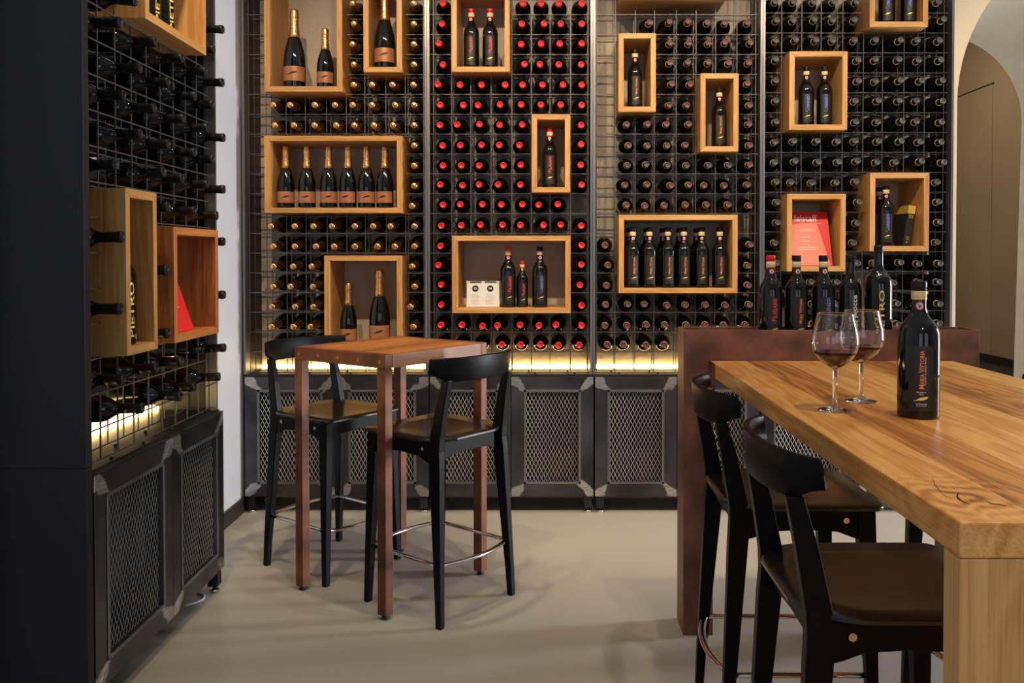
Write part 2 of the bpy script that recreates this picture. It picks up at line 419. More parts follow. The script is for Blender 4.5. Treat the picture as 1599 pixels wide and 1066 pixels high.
def standing_sparkling(name, label):
    t = thing(name, label, 'bottle')
    MB().lathe(SPARK, 32).build('bottle_body', glass_green, t)
    MB().lathe(FOIL, 24).build('gold_foil', gold_foil, t)
    q = MB(); patch(q, .0429, -1.35, 1.35, .026, .082, 24); lb = q.build('label', copper_label, t)
    q = MB(); leaf(q, .0433, .1, .056, .017); text_across(q, 'Le Filigare', .034, .026, .0035, .0433, .1)
    q.build('leaf_emblem', black_ink, lb)
    return t
# ------------------------------------------------------------------ the two rack walls
class Frame:
    def __init__(s, org, rot):
        s.rot = rot; s.M = Matrix.Translation(org) @ Matrix.Rotation(rot, 4, 'Z'); s.I = s.M.inverted()
    def w(s, x, y, z): return s.M @ Vector((x, y, z))
    def hit(s, px, py, d):               # local point on the plane y = d
        o = s.I @ Vector((0, 0, EYE)); r = s.I.to_3x3() @ ray(px, py)
        t = (d - o.y) / r.y; return o + r * t
    def dir(s, v): return s.M.to_3x3() @ Vector(v)
YM = 4.215
BACK = Frame((0, YM, 0), 0); BACK.bd, BACK.pd = -.095, -.045
LEFT = Frame((-1.235, 0, 0), PI / 2 + .0213); LEFT.bd, LEFT.pd = -.078, -.030
DEP = .214                               # mesh to wall
ZA = BACK.hit(800, 548.9, 0).z; PITCHZ = (BACK.hit(800, 23.2, 0).z - ZA) / 17
ZSHELF = .690
def box_rect(fr, l, t, r, b):
    d = fr.bd
    p = fr.hit(l, b, d); q = fr.hit(r, t, d)
    return (p.x, q.x, p.z, q.z)
BT = .0255
def display_box(fr, rect, label, red=False, depth=None):
    depth = DEP - .003 - fr.bd
    x0, x1, z0, z1 = rect; w = x1 - x0; h = z1 - z0; t = BT
    mats = oakd if red else oak
    root = thing('display_box', label, 'box', fr.w((x0 + x1) / 2, fr.bd, z0), fr.rot, 'oak display boxes set in the racks')
    a, b = -w / 2, w / 2
    for name, poly, ax in (('top_board', [(a,h),(a+t,h-t),(b-t,h-t),(b,h)], 'X'), ('bottom_board', [(a,0),(b,0),(b-t,t),(a+t,t)], 'X'),
                           ('side_board', [(a,0),(a+t,t),(a+t,h-t),(a,h)], 'Z'), ('side_board', [(b,0),(b,h),(b-t,h-t),(b-t,t)], 'Z')):
        mb = MB(); mb.prism(poly, 0, depth, 'y'); mb.build(name, mats[ax], root, .0015)
    return root
def spans(a, b, cuts):
    out = [(a, b)]
    for c0, c1 in cuts:
        nx = []
        for s, e in out:
            if c1 <= s or c0 >= e: nx.append((s, e)); continue
            if c0 > s: nx.append((s, c0))
            if c1 < e: nx.append((c1, e))
        out = nx
    return [(s, e) for s, e in out if e - s > .004]
def rack(fr, label, x0, x1, vx, zs, ztop, holes, near_side=True, group='steel wire wine racks', end_post=.0):
    xc = (x0 + x1) / 2
    root = thing('wine_rack', label, 'wine rack', fr.w(xc, 0, ZSHELF - .006), fr.rot, group)
    zo = ZSHELF - .006
    def grid(name, d, r):
        mb = MB()
        for x in vx:
            for s, e in spans(zs[0], ztop, [(h[2] - .003, h[3] + .003) for h in holes if h[0] - .003 < x < h[1] + .003]):
                mb.wire((x - xc, d, s - zo), (x - xc, d, e - zo), r)
        for z in zs:
            for s, e in spans(x0 + .013, x1 - .013, [(h[0] - .003, h[1] + .003) for h in holes if h[2] - .003 < z < h[3] + .003]):
                mb.wire((s - xc, d - .0034, z - zo), (e - xc, d - .0034, z - zo), r)
        return mb.build(name, wire_steel, root)
    grid('front_grid', 0, .0019); grid('rear_grid', .08, .0019)
    for k, x in ((0, x0), (1, x1)):
        wd = .012 + (end_post if k else 0)
        s = 1 if k == 0 else -1
        mb = MB(); a, b = sorted((x + s * .0008, x + s * wd))
        mb.box(a - xc, b - xc, fr.pd, .012, .0062, ztop - zo); mb.build('post', frame_steel, root)
        a, b = sorted((x + s * .0008, x + s * .005))
        mb = MB(); mb.box(a - xc, b - xc, .0125, DEP - .002, .006, ztop - zo); mb.build('side_panel', black_steel, root)
    mb = MB(); mb.box(x0 - xc + .001, x1 - xc - .001, fr.pd - .005, DEP - .002, .0, .006); mb.build('base_shelf', black_steel, root)
    mb = MB()
    for x in vx[1:-1:2]:
        mb.lathe([(.005,0),(.005,.006),(.003,.008),(0,.008)], 8, 0, (x - xc + .02, -.02, .006)); mb.lathe([(.005,0),(.005,.006),(.003,.008),(0,.008)], 8, 0, (x - xc - .015, .05, .006))
    mb.build('bolt_heads', rubber, root); root.children[-1]['kind'] = 'stuff'
    mb = MB(); mb.box(x0 - xc + .008, x1 - xc - .008, DEP - .022, DEP - .004, .0065, .0225); mb.build('led_strip', led_mat, root)
    return root
def vxs(fr, px, py=310): return [fr.hit(p, py, 0).x for p in px]
ZROWS = [ZSHELF + .006] + [ZA + i * PITCHZ for i in range(21)]
B1 = vxs(BACK, [389.5,416.5,447.7,477.7,510.8,541.6,570.4,603.1,633.5,662]); B2 = vxs(BACK, [677.5,705.7,735.4,767,799,829.5,859,891,918])
B3 = vxs(BACK, [931.5,960.5,991.4,1021.3,1055.6,1086,1116.6,1149.7,1179]); B4 = vxs(BACK, [1192,1219.4,1250.5,1280.6,1314.4,1346.6,1376.6,1410,1442,1472])
EX = [BACK.hit(p, 400, 0).x for p in (384, 669.5, 925, 1186.5, 1481)]
BX = {}
for key, r in dict(gold_pair=(412.8,-70,533.3,142.8), gold_tall=(567.5,-40,627,112.5), gold_six=(412.8,211.8,627.6,332.3), gold_low=(506.7,399,627.4,549),
                   red_pair=(705,-25,795.8,112), red_one=(830.5,178.4,890.2,300.3), red_sign=(706.2,367.9,890.9,488.8),
                   black_tall=(965.7,51.8,1024.3,174.5), black_mid=(1093.4,114.4,1153.6,236.5), black_row=(966.2,335.3,1152,457.7), black_top=(966,-125,1136,-3),
                   blue_pair=(1232.3,79.8,1323.8,202.6), blue_top=(1358,-80,1450.3,41.7), red_book=(1228.4,302.6,1320.8,423.6), guide=(1358,269.7,1451.3,392.1)).items():
    BX[key] = box_rect(BACK, *r)
zl0 = LEFT.hit(144.2, 616.7, 0).z; zl1 = LEFT.hit(138.5, 3.4, 0).z; PL = (zl1 - zl0) / 11
print('left rows', zl0, zl1, PL, 'back', ZA, PITCHZ, ZROWS[0])
LZ = [zl0 + (i - 2) * PL for i in range(16)]; LZ[0] = ZSHELF + .006
LV = [2.397 + .1006 * i for i in range(9)]
LXN = 2.277; LXF = LEFT.hit(349.2, 700, -.05).x
LV = [2.2975] + LV
BX['tubes'] = box_rect(LEFT, 227.5, -60, 321.2, 89.8); q = LEFT.hit(227.5, 28.6, LEFT.bd); BX['tubes'] = (q.x, BX['tubes'][1], q.z, q.z + .46)
q = LEFT.hit(198.5, 556.2, LEFT.bd); q2 = LEFT.hit(244.8, 301.7, LEFT.bd); BX['tall'] = (q.x, q2.x, q.z, q2.z)
q = LEFT.hit(273, 536, LEFT.bd); q2 = LEFT.hit(340.6, 359.7, LEFT.bd); BX['card'] = (q.x, q2.x, q.z, q2.z)
print({k: tuple(round(x, 3) for x in v) for k, v in BX.items()})
ZT4 = [z + .008 for z in ZROWS]; ZT4[0] = ZROWS[0]
def hl(*ks): return [BX[k] for k in ks]
rack(BACK, 'steel wire rack bay holding the gold foiled sparkling bottles', EX[0], EX[1], B1, ZROWS, 2.78, hl('gold_pair','gold_tall','gold_six','gold_low'))
rack(BACK, 'steel wire rack bay holding the red capped bottles', EX[1], EX[2], B2, ZROWS, 2.78, hl('red_pair','red_one','red_sign'))
rack(BACK, 'steel wire rack bay holding the brown capped bottles, partly empty on its left', EX[2], EX[3], B3, ZROWS, 2.78, hl('black_tall','black_mid','black_row','black_top'))
rack(BACK, 'rightmost steel wire rack bay on the back wall, beside the archway', EX[3], EX[4], B4, ZT4, 2.78, hl('blue_pair','blue_top','red_book','guide'))
rack(LEFT, 'steel wire rack on the left wall next to the dark steel panel', LXN, LXF, LV, LZ, 2.6, hl('tubes','tall','card'), group='steel wire wine racks')
# ------------------------------------------------------------------ bottles lying in the racks
def lay(fr, proto, cell, half, zwire, cap, r, L, label, group, scale=1):
    # the body rests on the rear grid, the neck passes the front grid: keep the axis clear of the wires
    y0 = DEP - .004; f = (y0 - .08) / (y0 - cap[1]); lim = max(.0005, half - r - .0032)
    clamp = lambda x, m: max(-m, min(m, x))
    c = clamp(cap[0] - cell, .024); b = clamp(.25 * c, .006); xr = (1 - f) * b + f * c
    if abs(xr) > lim: b = clamp((math.copysign(lim, xr) - f * c) / (1 - f), .006); c = clamp(c, abs((math.copysign(lim, xr) - (1 - f) * b) / f))
    zr = zwire + .0034 + r; cz = zr + clamp(cap[2] - zr, .012); bz = (zr - f * cz) / (1 - f)
    base_l = Vector((cell + b, y0, bz)); d = fr.dir(Vector((cell + c, cap[1], cz)) - base_l).normalized()
    return proto.put(label, group, fr.M @ base_l, d.to_track_quat('Z', 'X'), 0, scale)
def cells_of(v): return [(a + b) / 2 for a, b in zip(v, v[1:])]
def fill(fr, rows, protos, v, zs, words, where, L, r):
    cs = cells_of(v); d = -(L - DEP + .003)
    for ri, row in enumerate(rows):
        used = set(); y = row[0]; kind0 = row[1]; items = row[2]
        for i, it in enumerate(items):
            kind = kind0
            if isinstance(it, tuple): it, kind, y_ = it[0], it[1] or kind0, it[2] if len(it) > 2 else y
            else: y_ = y + random.uniform(-1.2, 1.2)
            p = fr.hit(it, y_, d)
            order = sorted(range(len(cs)), key=lambda k: abs(cs[k] - p.x))
            k = next(k for k in order if k not in used); used.add(k)
            half = (v[k+1] - v[k]) / 2
            zi = max(range(len(zs)), key=lambda j: -abs(zs[j] + .043 - p.z))
            cap = (p.x, d, p.z)
            n = len(items)
            pos = ORD[i] + ' from left' if n > 1 else 'only one in the row'
            lab = '%s in %s, %s row from top, %s' % (words[kind], where, ORD[ri], pos)
            lay(fr, protos[kind], cs[k], half, zs[zi], cap, r[kind], L, lab, words[kind] + 's lying in the racks', .965 if kind == 'g' else 1)
P_gold = Proto(lying_sparkling('sparkling_wine_bottle', 'gold foiled bottle')); P_red = Proto(lying('red_wine_bottle', 'red capped bottle', red_cap))
P_brown = Proto(lying('red_wine_bottle', 'brown capped bottle', brown_cap_shaded, True, brown_top_lit)); P_grey = Proto(lying('red_wine_bottle', 'grey capped bottle', grey_cap_shaded, True, grey_top_lit))
P_black = Proto(lying('red_wine_bottle', 'black capped bottle', black_cap))
PR = dict(g=P_gold, r=P_red, b=P_brown, y=P_grey, k=P_black)
WD = dict(g='gold foiled bottle', r='red capped bottle', b='brown capped bottle', y='grey capped bottle', k='black capped bottle')
RR = dict(g=.0411, r=.0395, b=.0395, y=.0395, k=.0395)
bay1 = [(9,'g',[550,645.5]),(40,'g',[553,652.7]),(72.5,'g',[550,651]),(103,'g',[552,650]),(136,'g',[551.5,580,612,645]),
 (168,'g',[425.6,452,491,522.5,550,580,616.6,652]),(199.5,'g',[428.6,458.3,490.5,524.3,553,583,613,655]),(231.7,'g',[656.5]),(262.5,'g',[654]),(292.5,'g',[650]),(323,'g',[643]),
 (356.7,'g',[422,459.6,488.7,517.5,555,582,608.7,650]),(388,'g',[426,464.6,492.7,521,554,589.6,616,647]),(419.7,'g',[426,457,486,643]),
 (449.5,'g',[425.6,452.9,488,652.6]),(481,'g',[424,460.5,488.7,639]),(511.7,'g',[423,457.4,484,645]),(541,'g',[420,455,486,650])]
bay2 = [(6.8,'r',[691.5,816.5,844.7,872.4,911]),(37,'r',[690,814.7,850.3,875.5,909]),(68.7,'r',[685.4,813.8,845,874,910.6]),(100.6,'r',[691.5,819,843,872.4,907.7]),
 (132.4,'r',[681.8,718,751.6,790,815.8,847,879,908.4]),(163.7,'r',[687,724,746,780.5,813.6,844.7,875.5,915]),(194.8,'r',[686.6,713.4,748.5,780,815.4,907.7]),
 (226,'r',[690.8,718.5,751.6,779.4,811,907.7]),(257.5,'r',[691.5,720,747.8,786,813,907]),(289,'r',[687,722,747.8,777.5,812.7,908.8]),
 (320,'r',[691.5,718.5,753,782.7,815.4,840.8,871]),(351.5,'r',[688.6,720,750,784.5,812.5,848.7,875.5,907.7]),(383,'r',[687.5,911.5]),(414,'r',[683.6,907.7]),
 (445.3,'r',[688.6,905.5]),(476.4,'r',[688.6,910.6]),(508.4,'r',[688,720.8,753,776.4,812,841.3,866,908.8]),(539,'r',[690,722,751,783.4,812.7,843.5,871.7,904.4])]
bay3 = [(33.8,'b',[1014.6,1045.4,1074.7,1104.7,1131.7,1167.7]),(66,'b',[1046.5,1075.8,1106.4,1132.3,1172.2]),(98,'b',[1046,1074.2,1106.4,1138.4,1169.2]),(130,'b',[1049.4,1078,1167.7]),
 (162.6,'b',[1045,1073,1171]),(194,'b',[979,1011.6,1041,1075.8,1170]),(226,'b',[982,1011.6,1042.2,1070.4,1171]),
 (257,'y',[980.3,1009.4,1042.7,1072.4,1107.3,1138.4,(1171,'b')]),(288.4,'b',[976.3,1011,1048.3,1076.5,1100,1131.7,1167.6]),(320,'b',[979,1007.8,1038.2,1071.3,1104,1137.7,1170.3]),
 (382.5,'b',[945.2,1172.2]),(413.6,'b',[950,1168.8]),(446,'b',[947.5,1169.2]),(476,'b',[946,980.8,1006.7,1042.7,1071,1102.4,1133.4,1170.6]),
 (508.4,'b',[944.8,979.7,1010,1038.7,1072.4,1102.4,1131,1164.8]),(539.4,'b',[949.3,974,1010,1038])]
bay4 = [(2,'y',[1210.4,1239.7,1271,1302.7,1337.7,1465]),(31,'y',[1213.3,1239,1272.3,1298,1334.7,1474]),(62,'y',[1212,1243,1274.6,1297,1334.7,1366,1406.4,1432.7,1467.6]),
 (93,'y',[1212,1340.4,1365.4,1404,1434.5,1469.4]),(125,'y',[1212,1341,1367.6,1406.4,1439.4,1472]),(156.5,'y',[1212,1335.9,1372,1405,1429,1472]),(189,'y',[1212.7,1337,1370.7,1409,1430,1470.5]),
 (220.7,'y',[1207,1239.7,1276.4,1308.4,1335.4,1372,1407.5,1437,1469.9]),(252,'y',[1206.6,1242,1278.4,1310,1338.8,1369.9,1398.5,1439.5,1474]),(284,'y',[1212.7,1235,1266.7,1306,1337,1460]),
 (315.4,'y',[1214,1341.7,1466]),(347.7,'y',[1214.5,1338.8,1467.6]),(379,'y',[1210.4,1333,1463.8]),(410.7,'y',[1213.8,1339.5,1365,1406.8,1435,1468.3]),
 (441,'y',[1240,1266.7,1307,1339,1396,1436,1467]),(474.6,'y',[1240,1270,1307,1340,1401.8,1436,1468]),(506,'y',[1272,1307,1340,1403,1437,1467])]
fill(BACK, bay1, PR, B1, ZROWS, WD, 'the leftmost bay', .2995, RR)
fill(BACK, bay2, PR, B2, ZROWS, WD, 'the second bay', .300, RR)
fill(BACK, bay3, PR, B3, ZROWS, WD, 'the third bay', .300, RR)
fill(BACK, bay4, PR, B4, ZT4, WD, 'the rightmost bay', .300, RR)
caps_left = [(212,1.2),(188,35.6),(245.3,66.6),(284.8,91),(321,110.7),(348.3,46),(334,77),(220.6,107),(263,128.5),(305,150),(348.3,129),(331,162.6),(195.8,149.4),
 (241.5,169),(289.5,186),(325.9,199.9),(221.3,209.6),(263,225),(304,238),(350,215),(333,248.6),(181,256.8),(253.9,267.7),(285,278.5),(326,287.8),(350,295.5),
 (263,323),(304,329.5),(339,336.5),(191,369.8),(260.8,421),(350,377),(188,482),(263,520),(350,460),(350,543),(283.3,564),(244.6,574.8),(192.7,592.7),(346.7,586.5),(304,603.5),(282.5,619),(223,637)]
dl = -(.300 - DEP + .003); lst = []
for px, py in caps_left:
    p = LEFT.hit(px, py, dl); zi = max(range(len(LZ)), key=lambda j: -abs(LZ[j] + .043 - p.z)); lst.append((zi, p))
topi = max(q[0] for q in lst)
lcs = cells_of(LV); print('LV', LV, LXN, LXF)
for zi in sorted({q[0] for q in lst}, reverse=True):
    row = sorted([p for z, p in lst if z == zi], key=lambda p: p.x)
    for i, p in enumerate(row):
        k = min(range(len(lcs)), key=lambda c: abs(lcs[c] - p.x)); bx = lcs[k]; hf = (LV[k+1] - LV[k]) / 2
        zc = LZ[zi] + .0419
        inb = [h for h in hl('tubes','tall','card') if h[0] - .045 < bx < h[1] + .045 and h[2] - .045 < zc < h[3] + .045]
        if inb: 
            h = inb[0]; bx = h[0] - .0475 if bx < (h[0] + h[1]) / 2 else h[1] + .0475; hf = .043
            p.x = min(p.x, h[0] - .02) if bx < h[0] else max(p.x, h[1] + .02)
        lab = 'black capped bottle in the left wall rack, %s row from top, %s from near end' % (ORD[topi - zi], ORD[i])
        lay(LEFT, P_black, bx, hf, LZ[zi], (p.x, dl, p.z), .0395, .3, lab, 'black capped bottles lying in the left wall rack')
# ------------------------------------------------------------------ display boxes and what stands in them
def dbox(fr, key, label, red=False): return display_box(fr, BX[key], label, red)
dbox(BACK, 'gold_pair', 'oak box holding a big and a smaller sparkling wine bottle, upper left')
dbox(BACK, 'gold_tall', 'narrow tall oak box holding one big sparkling wine bottle')
dbox(BACK, 'gold_six', 'wide oak box holding a row of six sparkling wine bottles')
dbox(BACK, 'gold_low', 'oak box behind the small bar table with glowing plaster back')
dbox(BACK, 'red_pair', 'oak box holding two bottles with red lettering, top of second bay')
dbox(BACK, 'red_one', 'narrow oak box holding a single bottle with red lettering')
dbox(BACK, 'red_sign', 'wide oak box holding three bottles and a white certificate')
dbox(BACK, 'black_tall', 'narrow oak box at upper left of the third bay, one bottle inside')
dbox(BACK, 'black_mid', 'narrow oak box in the third bay, lower of the two single bottle boxes')
dbox(BACK, 'black_row', 'wide oak box filled with two rows of orange lettered bottles')
dbox(BACK, 'black_top', 'wide oak box at the top edge of the third bay, only underside visible')
dbox(BACK, 'blue_pair', 'oak box in the rightmost bay holding two blue lettered bottles side by side')
dbox(BACK, 'blue_top', 'oak box cut off by the top right of the photo, two bottles inside')
dbox(BACK, 'red_book', 'oak box holding a red magazine on the back wall')
dbox(BACK, 'guide', 'oak box holding two blue lettered bottles and a leaning black book')
dbox(LEFT, 'tubes', 'oak box at the top of the left wall rack with three dark bottles')
dbox(LEFT, 'tall', 'tall narrow oak box in the left wall rack with one gold lettered bottle')
dbox(LEFT, 'card', 'square reddish oak box in the left wall rack with a red booklet', True)
P_spark = Proto(standing_sparkling('sparkling_wine_bottle', 'x'))
P_fil = Proto(standing('red_wine_bottle', 'x', 'bottle', 'Filigare', red_ink, red_cap, .077, .153, .0150, rb=.0385))
P_mar = Proto(standing('red_wine_bottle', 'x', 'bottle', 'Maria Vittoria', orange_ink, black_cap, .070, .153, .0105, rb=.0385))
P_lor = Proto(standing('red_wine_bottle', 'x', 'bottle', 'Lorenzo', blue_ink, black_cap, .078, .157, .0150, rb=.0385))
P_pie = Proto(standing('red_wine_bottle', 'x', 'bottle', 'PIETRO', gold_ink, black_cap, .022, .183, .018, rb=.0450, h=.333, lab=False, band=False, ring=False, caps=False, ac=.2))
P_roc = Proto(standing('red_wine_bottle', 'x', 'bottle', 'Le Rocce', white_ink, black_cap, .062, .166, .0165, lab=False, band=False, ring=False, caps=False, ac=.3))
AC = {}
def in_box(proto, key, px, label, group, scale=1, dy=-.018, fr=BACK, rz=0, scr=.2):
    p = fr.hit(px, 402, dy)
    if proto is not P_spark: rz = scr - math.atan((px - VX) / F) - .24
    z = BX[key][2] + BT + .0006
    return proto.put(label, group, fr.w(p.x, dy, z), None, fr.rot + rz, scale)
G6 = 'copper labelled bottles standing in the oak boxes'
in_box(P_spark, 'gold_pair', 461.7, 'big copper labelled sparkling bottle in the upper left oak box', G6, 1.27)
in_box(P_spark, 'gold_pair', 509.6, 'smaller copper labelled sparkling bottle in the upper left oak box', G6, .97)
in_box(P_spark, 'gold_tall', 602, 'big copper labelled sparkling bottle alone in its tall oak box', G6, 1.22)
for i, px in enumerate((447, 479.9, 513.7, 543.9, 572.7, 601.5)):
    in_box(P_spark, 'gold_six', px, 'copper labelled sparkling bottle in the wide oak box, %s of six from left' % ORD[i], G6, 1.0, rz=random.uniform(-.25, .2))
in_box(P_spark, 'gold_low', 543.9, 'smaller sparkling bottle in the oak box behind the small bar table', G6, 1.0)
in_box(P_spark, 'gold_low', 592.5, 'bigger sparkling bottle in the oak box behind the small bar table', G6, 1.22)
GR = 'labelled wine bottles standing in the oak boxes'
in_box(P_fil, 'red_pair', 736.6, 'red lettered wine bottle in the top box of second bay, left one', GR, scr=-.1)
in_box(P_fil, 'red_pair', 765.9, 'red lettered wine bottle in the top box of second bay, right one', GR, scr=0)
in_box(P_fil, 'red_one', 858.6, 'red lettered wine bottle alone in its narrow oak box', GR, scr=0)
in_box(P_fil, 'red_sign', 793.3, 'tall red lettered wine bottle beside the white certificate', GR)
in_box(P_fil, 'red_sign', 815.4, 'small half size red lettered bottle between two taller bottles', GR, .76)
in_box(P_lor, 'red_sign', 842.9, 'blue lettered wine bottle right of the small half size bottle', GR)
in_box(P_mar, 'black_tall', 991, 'orange lettered wine bottle in the upper narrow box of third bay', GR, .98)
in_box(P_mar, 'black_mid', 1122.3, 'orange lettered wine bottle in the lower narrow box of third bay', GR, .98)
for i, px in enumerate((988, 1014, 1042.8, 1067.8, 1095.4, 1123.8)):
    in_box(P_mar, 'black_row', px, 'orange lettered bottle in front row of the wide box, %s from left' % ORD[i], GR, .99, dy=-.03)
for i, px in enumerate((981.8, 1009.2, 1034.8, 1060.4, 1087.2)):
    in_box(P_mar, 'black_row', px, 'black capped bottle in back row of the wide box, %s from left' % ORD[i], GR, .99, dy=.09)
in_box(P_lor, 'blue_pair', 1257.5, 'blue lettered wine bottle, left of the pair in the rightmost bay box', GR, .98)
in_box(P_lor, 'blue_pair', 1285.9, 'blue lettered wine bottle, right of the pair in the rightmost bay box', GR, .98)
in_box(P_lor, 'blue_top', 1381.6, 'blue lettered bottle cut off at photo top, left of two', GR)
in_box(P_lor, 'blue_top', 1415.4, 'blue lettered bottle cut off at photo top, right of two', GR)
in_box(P_lor, 'guide', 1383, 'blue lettered bottle in front, beside the leaning black book', GR, 1.0, dy=-.03)
in_box(P_lor, 'guide', 1372.2, 'blue lettered bottle behind another one in the box with the book', GR, 1.0, dy=.09)
for i, x in enumerate((.085, .195, .30)):
    b = BX['tubes']; P_pie.put('gold lettered bottle in the top left wall box, %s from near end' % ORD[i], 'gold lettered bottles', LEFT.w(b[0] + BT + x, .02, b[2] + BT + .0006), None, LEFT.rot - .5, 1)
b = BX['tall']; q = LEFT.hit(208, 480, .0)
P_pie.put('gold lettered bottle half hidden in the tall narrow left wall box', 'gold lettered bottles', LEFT.w(2.484, -.016, b[2] + BT + .0006), None, LEFT.rot - .55, 1)
# white certificate
b = BX['red_sign']; p0 = BACK.hit(730, 480.2, -.03); zf = b[2] + BT + .0005
t = thing('certificate', 'white two page certificate with black round seals in the wide oak box', 'certificate', BACK.w(p0.x, -.035, zf + .0015), .04)
t.rotation_euler = (-.12, 0, .04)
MB().box(-.004, .158, 0, .006, 0, .128).build('acrylic_plate', paper_white, t, .0008)
mb = MB()
for x0 in (.012, .086):
    mb.box(x0, x0 + .058, -.0006, 0, .119, .1265, 0)
    c = x0 + .027; bb = len(mb.v); mb.v += [(c + .0165 * math.cos(2*PI*j/20), -.0006, .091 + .0165 * math.sin(2*PI*j/20)) for j in range(20)]; mb.face([bb + j for j in range(20)], 0)
    text_flat(mb, '93' if x0 < .05 else '94', c - .0075, c + .0075, .086, .097, -.0012, 1)
    for k in range(8): mb.box(x0 + .004, x0 + .053 - (k * 7 % 5) * .004, -.0004, 0, .012 + k * .0068, .0136 + k * .0068, 2)
mb.build('printed_pages', [black_ink, white_ink, grey_ink], t)
mb = MB()
for x, z in ((-.004, 0), (.146, 0), (-.004, .116), (.146, .116)): mb.box(x - .001, x + .013, -.0022, -.0004, z - .0005, z + .0125)
mb.box(.074, .080, -.0025, -.0003, -.0005, .004); mb.build('corner_clip', cream_paper, t)
# red magazine (face set into the box, leaning back)
def magazine(fr, x, y, z, label, flat):
    t = thing('magazine', label, 'magazine', fr.w(x, y, z), fr.rot)
    t.rotation_euler = (-.33, 0, fr.rot)
    MB().box(0, .200, 0, .006, 0, .285).build('cover', red_cover, t)
    if flat:
        mb = MB(); bb = len(mb.v); mb.v += [(.004, -.0006, .002), (.190, -.0006, .002), (.143, -.0006, .220), (.004, -.0006, .220)]; mb.face([bb, bb+1, bb+2, bb+3]); mb.build('salmon_panel', salmon_cover, t)
    mb = MB(); text_flat(mb, 'falstaff', .030, .146, .233, .268, -.0007)
    for z_, a, b_ in ((.222,.06,.165),(.190,.055,.115),(.182,.04,.115),(.15,.055,.10),(.128,.06,.10),(.11,.07,.10),(.095,.03,.14),(.084,.03,.14)):
        mb.box(a, b_, -.0010, -.0006, z_, z_ + .0022)
    mb.build('title_lettering', white_ink, t)
    return t
b = BX['red_book']; magazine(BACK, 1.190, -.065, b[2] + BT + .002, 'red magazine with white title leaning in an oak box', 1)
b = BX['card']; magazine(LEFT, b[0] + BT + .005, -.048, b[2] + BT + .002, 'red booklet leaning in the reddish oak box on the left wall', 0)
# leaning black guide book, spine to the front
b = BX['guide']; q = BACK.hit(1410.0, 383, -.02)
t = thing('book', 'thick black book with gold top leaning in the oak box', 'book', BACK.w(q.x, -.02, b[2] + BT + .008), 0)
t.rotation_euler = (0, .15, .05)
MB().box(0, .035, 0, .150, 0, .198).build('cover', book_black, t, .002)
mb = MB(); mb.box(-.0006, .0356, -.0006, .1505, .158, .1985); mb.build('gold_band', gold_ink, t)
mb = MB(); text_flat(mb, 'Wines', .006, .030, .1445, .153, -.0008); text_flat(mb, '2016', .008, .030, .135, .142, -.0008); text_flat(mb, 'slow', .009, .026, .038, .046, -.0008); text_flat(mb, 'wine', .009, .026, .028, .036, -.0008); mb.box(.014,.020,-.0008,0,.012,.018)
mb.build('spine_lettering', gold_ink, t)
# ------------------------------------------------------------------ steel cabinets
def expanded(mb, x0, x1, z0, z1, y, d=.00975, hz=.0188):
    n = int(round((x1 - x0) / d)); d = (x1 - x0) / n; k = int(round((z1 - z0) / hz)); hz = (z1 - z0) / k
    for j in range(n + 1):
        secs = []
        for i in range(k + 1):
            x = min(x1, max(x0, x0 + j * d + (d / 2) * (1 if (i + j) % 2 else -1) * .92)); z = z0 + i * hz
            w = .00105
            secs.append([(x - w, y - .0012, z), (x + w, y - .0004, z), (x + w, y + .0012, z), (x - w, y + .0004, z)])
        mb.loft(secs)
def cabinet(fr, x0, x1, doors, dy, label, group='steel cabinets under the wine racks'):
    xc = (x0 + x1) / 2; zb, zt = .083, ZSHELF - .0065
    root = thing('metal_cabinet', label, 'cabinet', fr.w(xc, 0, 0), fr.rot, group)
    mb = MB(); a, b, f, k = x0 - xc, x1 - xc, dy + .021, DEP - .004
    mb.box(a, b, f, k, zb, zb + .004); mb.box(a, b, dy, k, zt - .004, zt); mb.box(a, a + .004, f, k, zb, zt); mb.box(b - .004, b, f, k, zb, zt); mb.box(a, b, k, k + .002, zb, zt)
    mb.build('carcass', inside_black, root)
    for (u0, u1) in doors:
        u0 += .0015 - xc; u1 -= .0015 + xc; z0, z1 = zb + .002, zt - .006; bw = .072; t = .020
        mb = MB()
        for poly in ([(u0,z1),(u1,z1),(u1-bw,z1-bw),(u0+bw,z1-bw)], [(u0,z0),(u0+bw,z0+bw),(u1-bw,z0+bw),(u1,z0)],
                     [(u0,z0),(u0,z1),(u0+bw,z1-bw),(u0+bw,z0+bw)], [(u1,z0),(u1-bw,z0+bw),(u1-bw,z1-bw),(u1,z1)]):
            mb.prism(poly, dy, dy + t, 'y')
        door = mb.build('door', door_mat, root, .001)
        mb = MB(); i0, i1, j0, j1 = u0 + bw - .010, u1 - bw + .010, z0 + bw - .010, z1 - bw + .010; w = .012
        for q in ((i0,i0+w,j0,j1),(i1-w,i1,j0,j1),(i0,i1,j0,j0+w),(i0,i1,j1-w,j1)): mb.box(q[0], q[1], dy - .003, dy - .0001, q[2], q[3])
        mb.build('inner_trim', frame_steel, door, .001)
        mb = MB(); expanded(mb, u0 + bw - .004, u1 - bw + .004, z0 + bw - .004, z1 - bw + .004, dy + .016)
        mb.build('mesh_panel', mesh_steel, door)
    for x in (a + .028, b - .028):
        for y in (dy + .028, DEP - .05):
            mb = MB(); mb.box(x - .019, x + .019, y - .019, y + .019, .024, zb); ft = mb.build('foot', black_steel, root)
            mb = MB(); mb.lathe([(.016,0),(.018,.003),(.018,.010),(.010,.013),(.006,.014),(.006,.024)], 14, 0, (x, y, 0)); mb.build('levelling_disc', chrome, ft)
    return root
def cx(fr, px, dy): return fr.hit(px, 700, dy).x
D1 = -.055
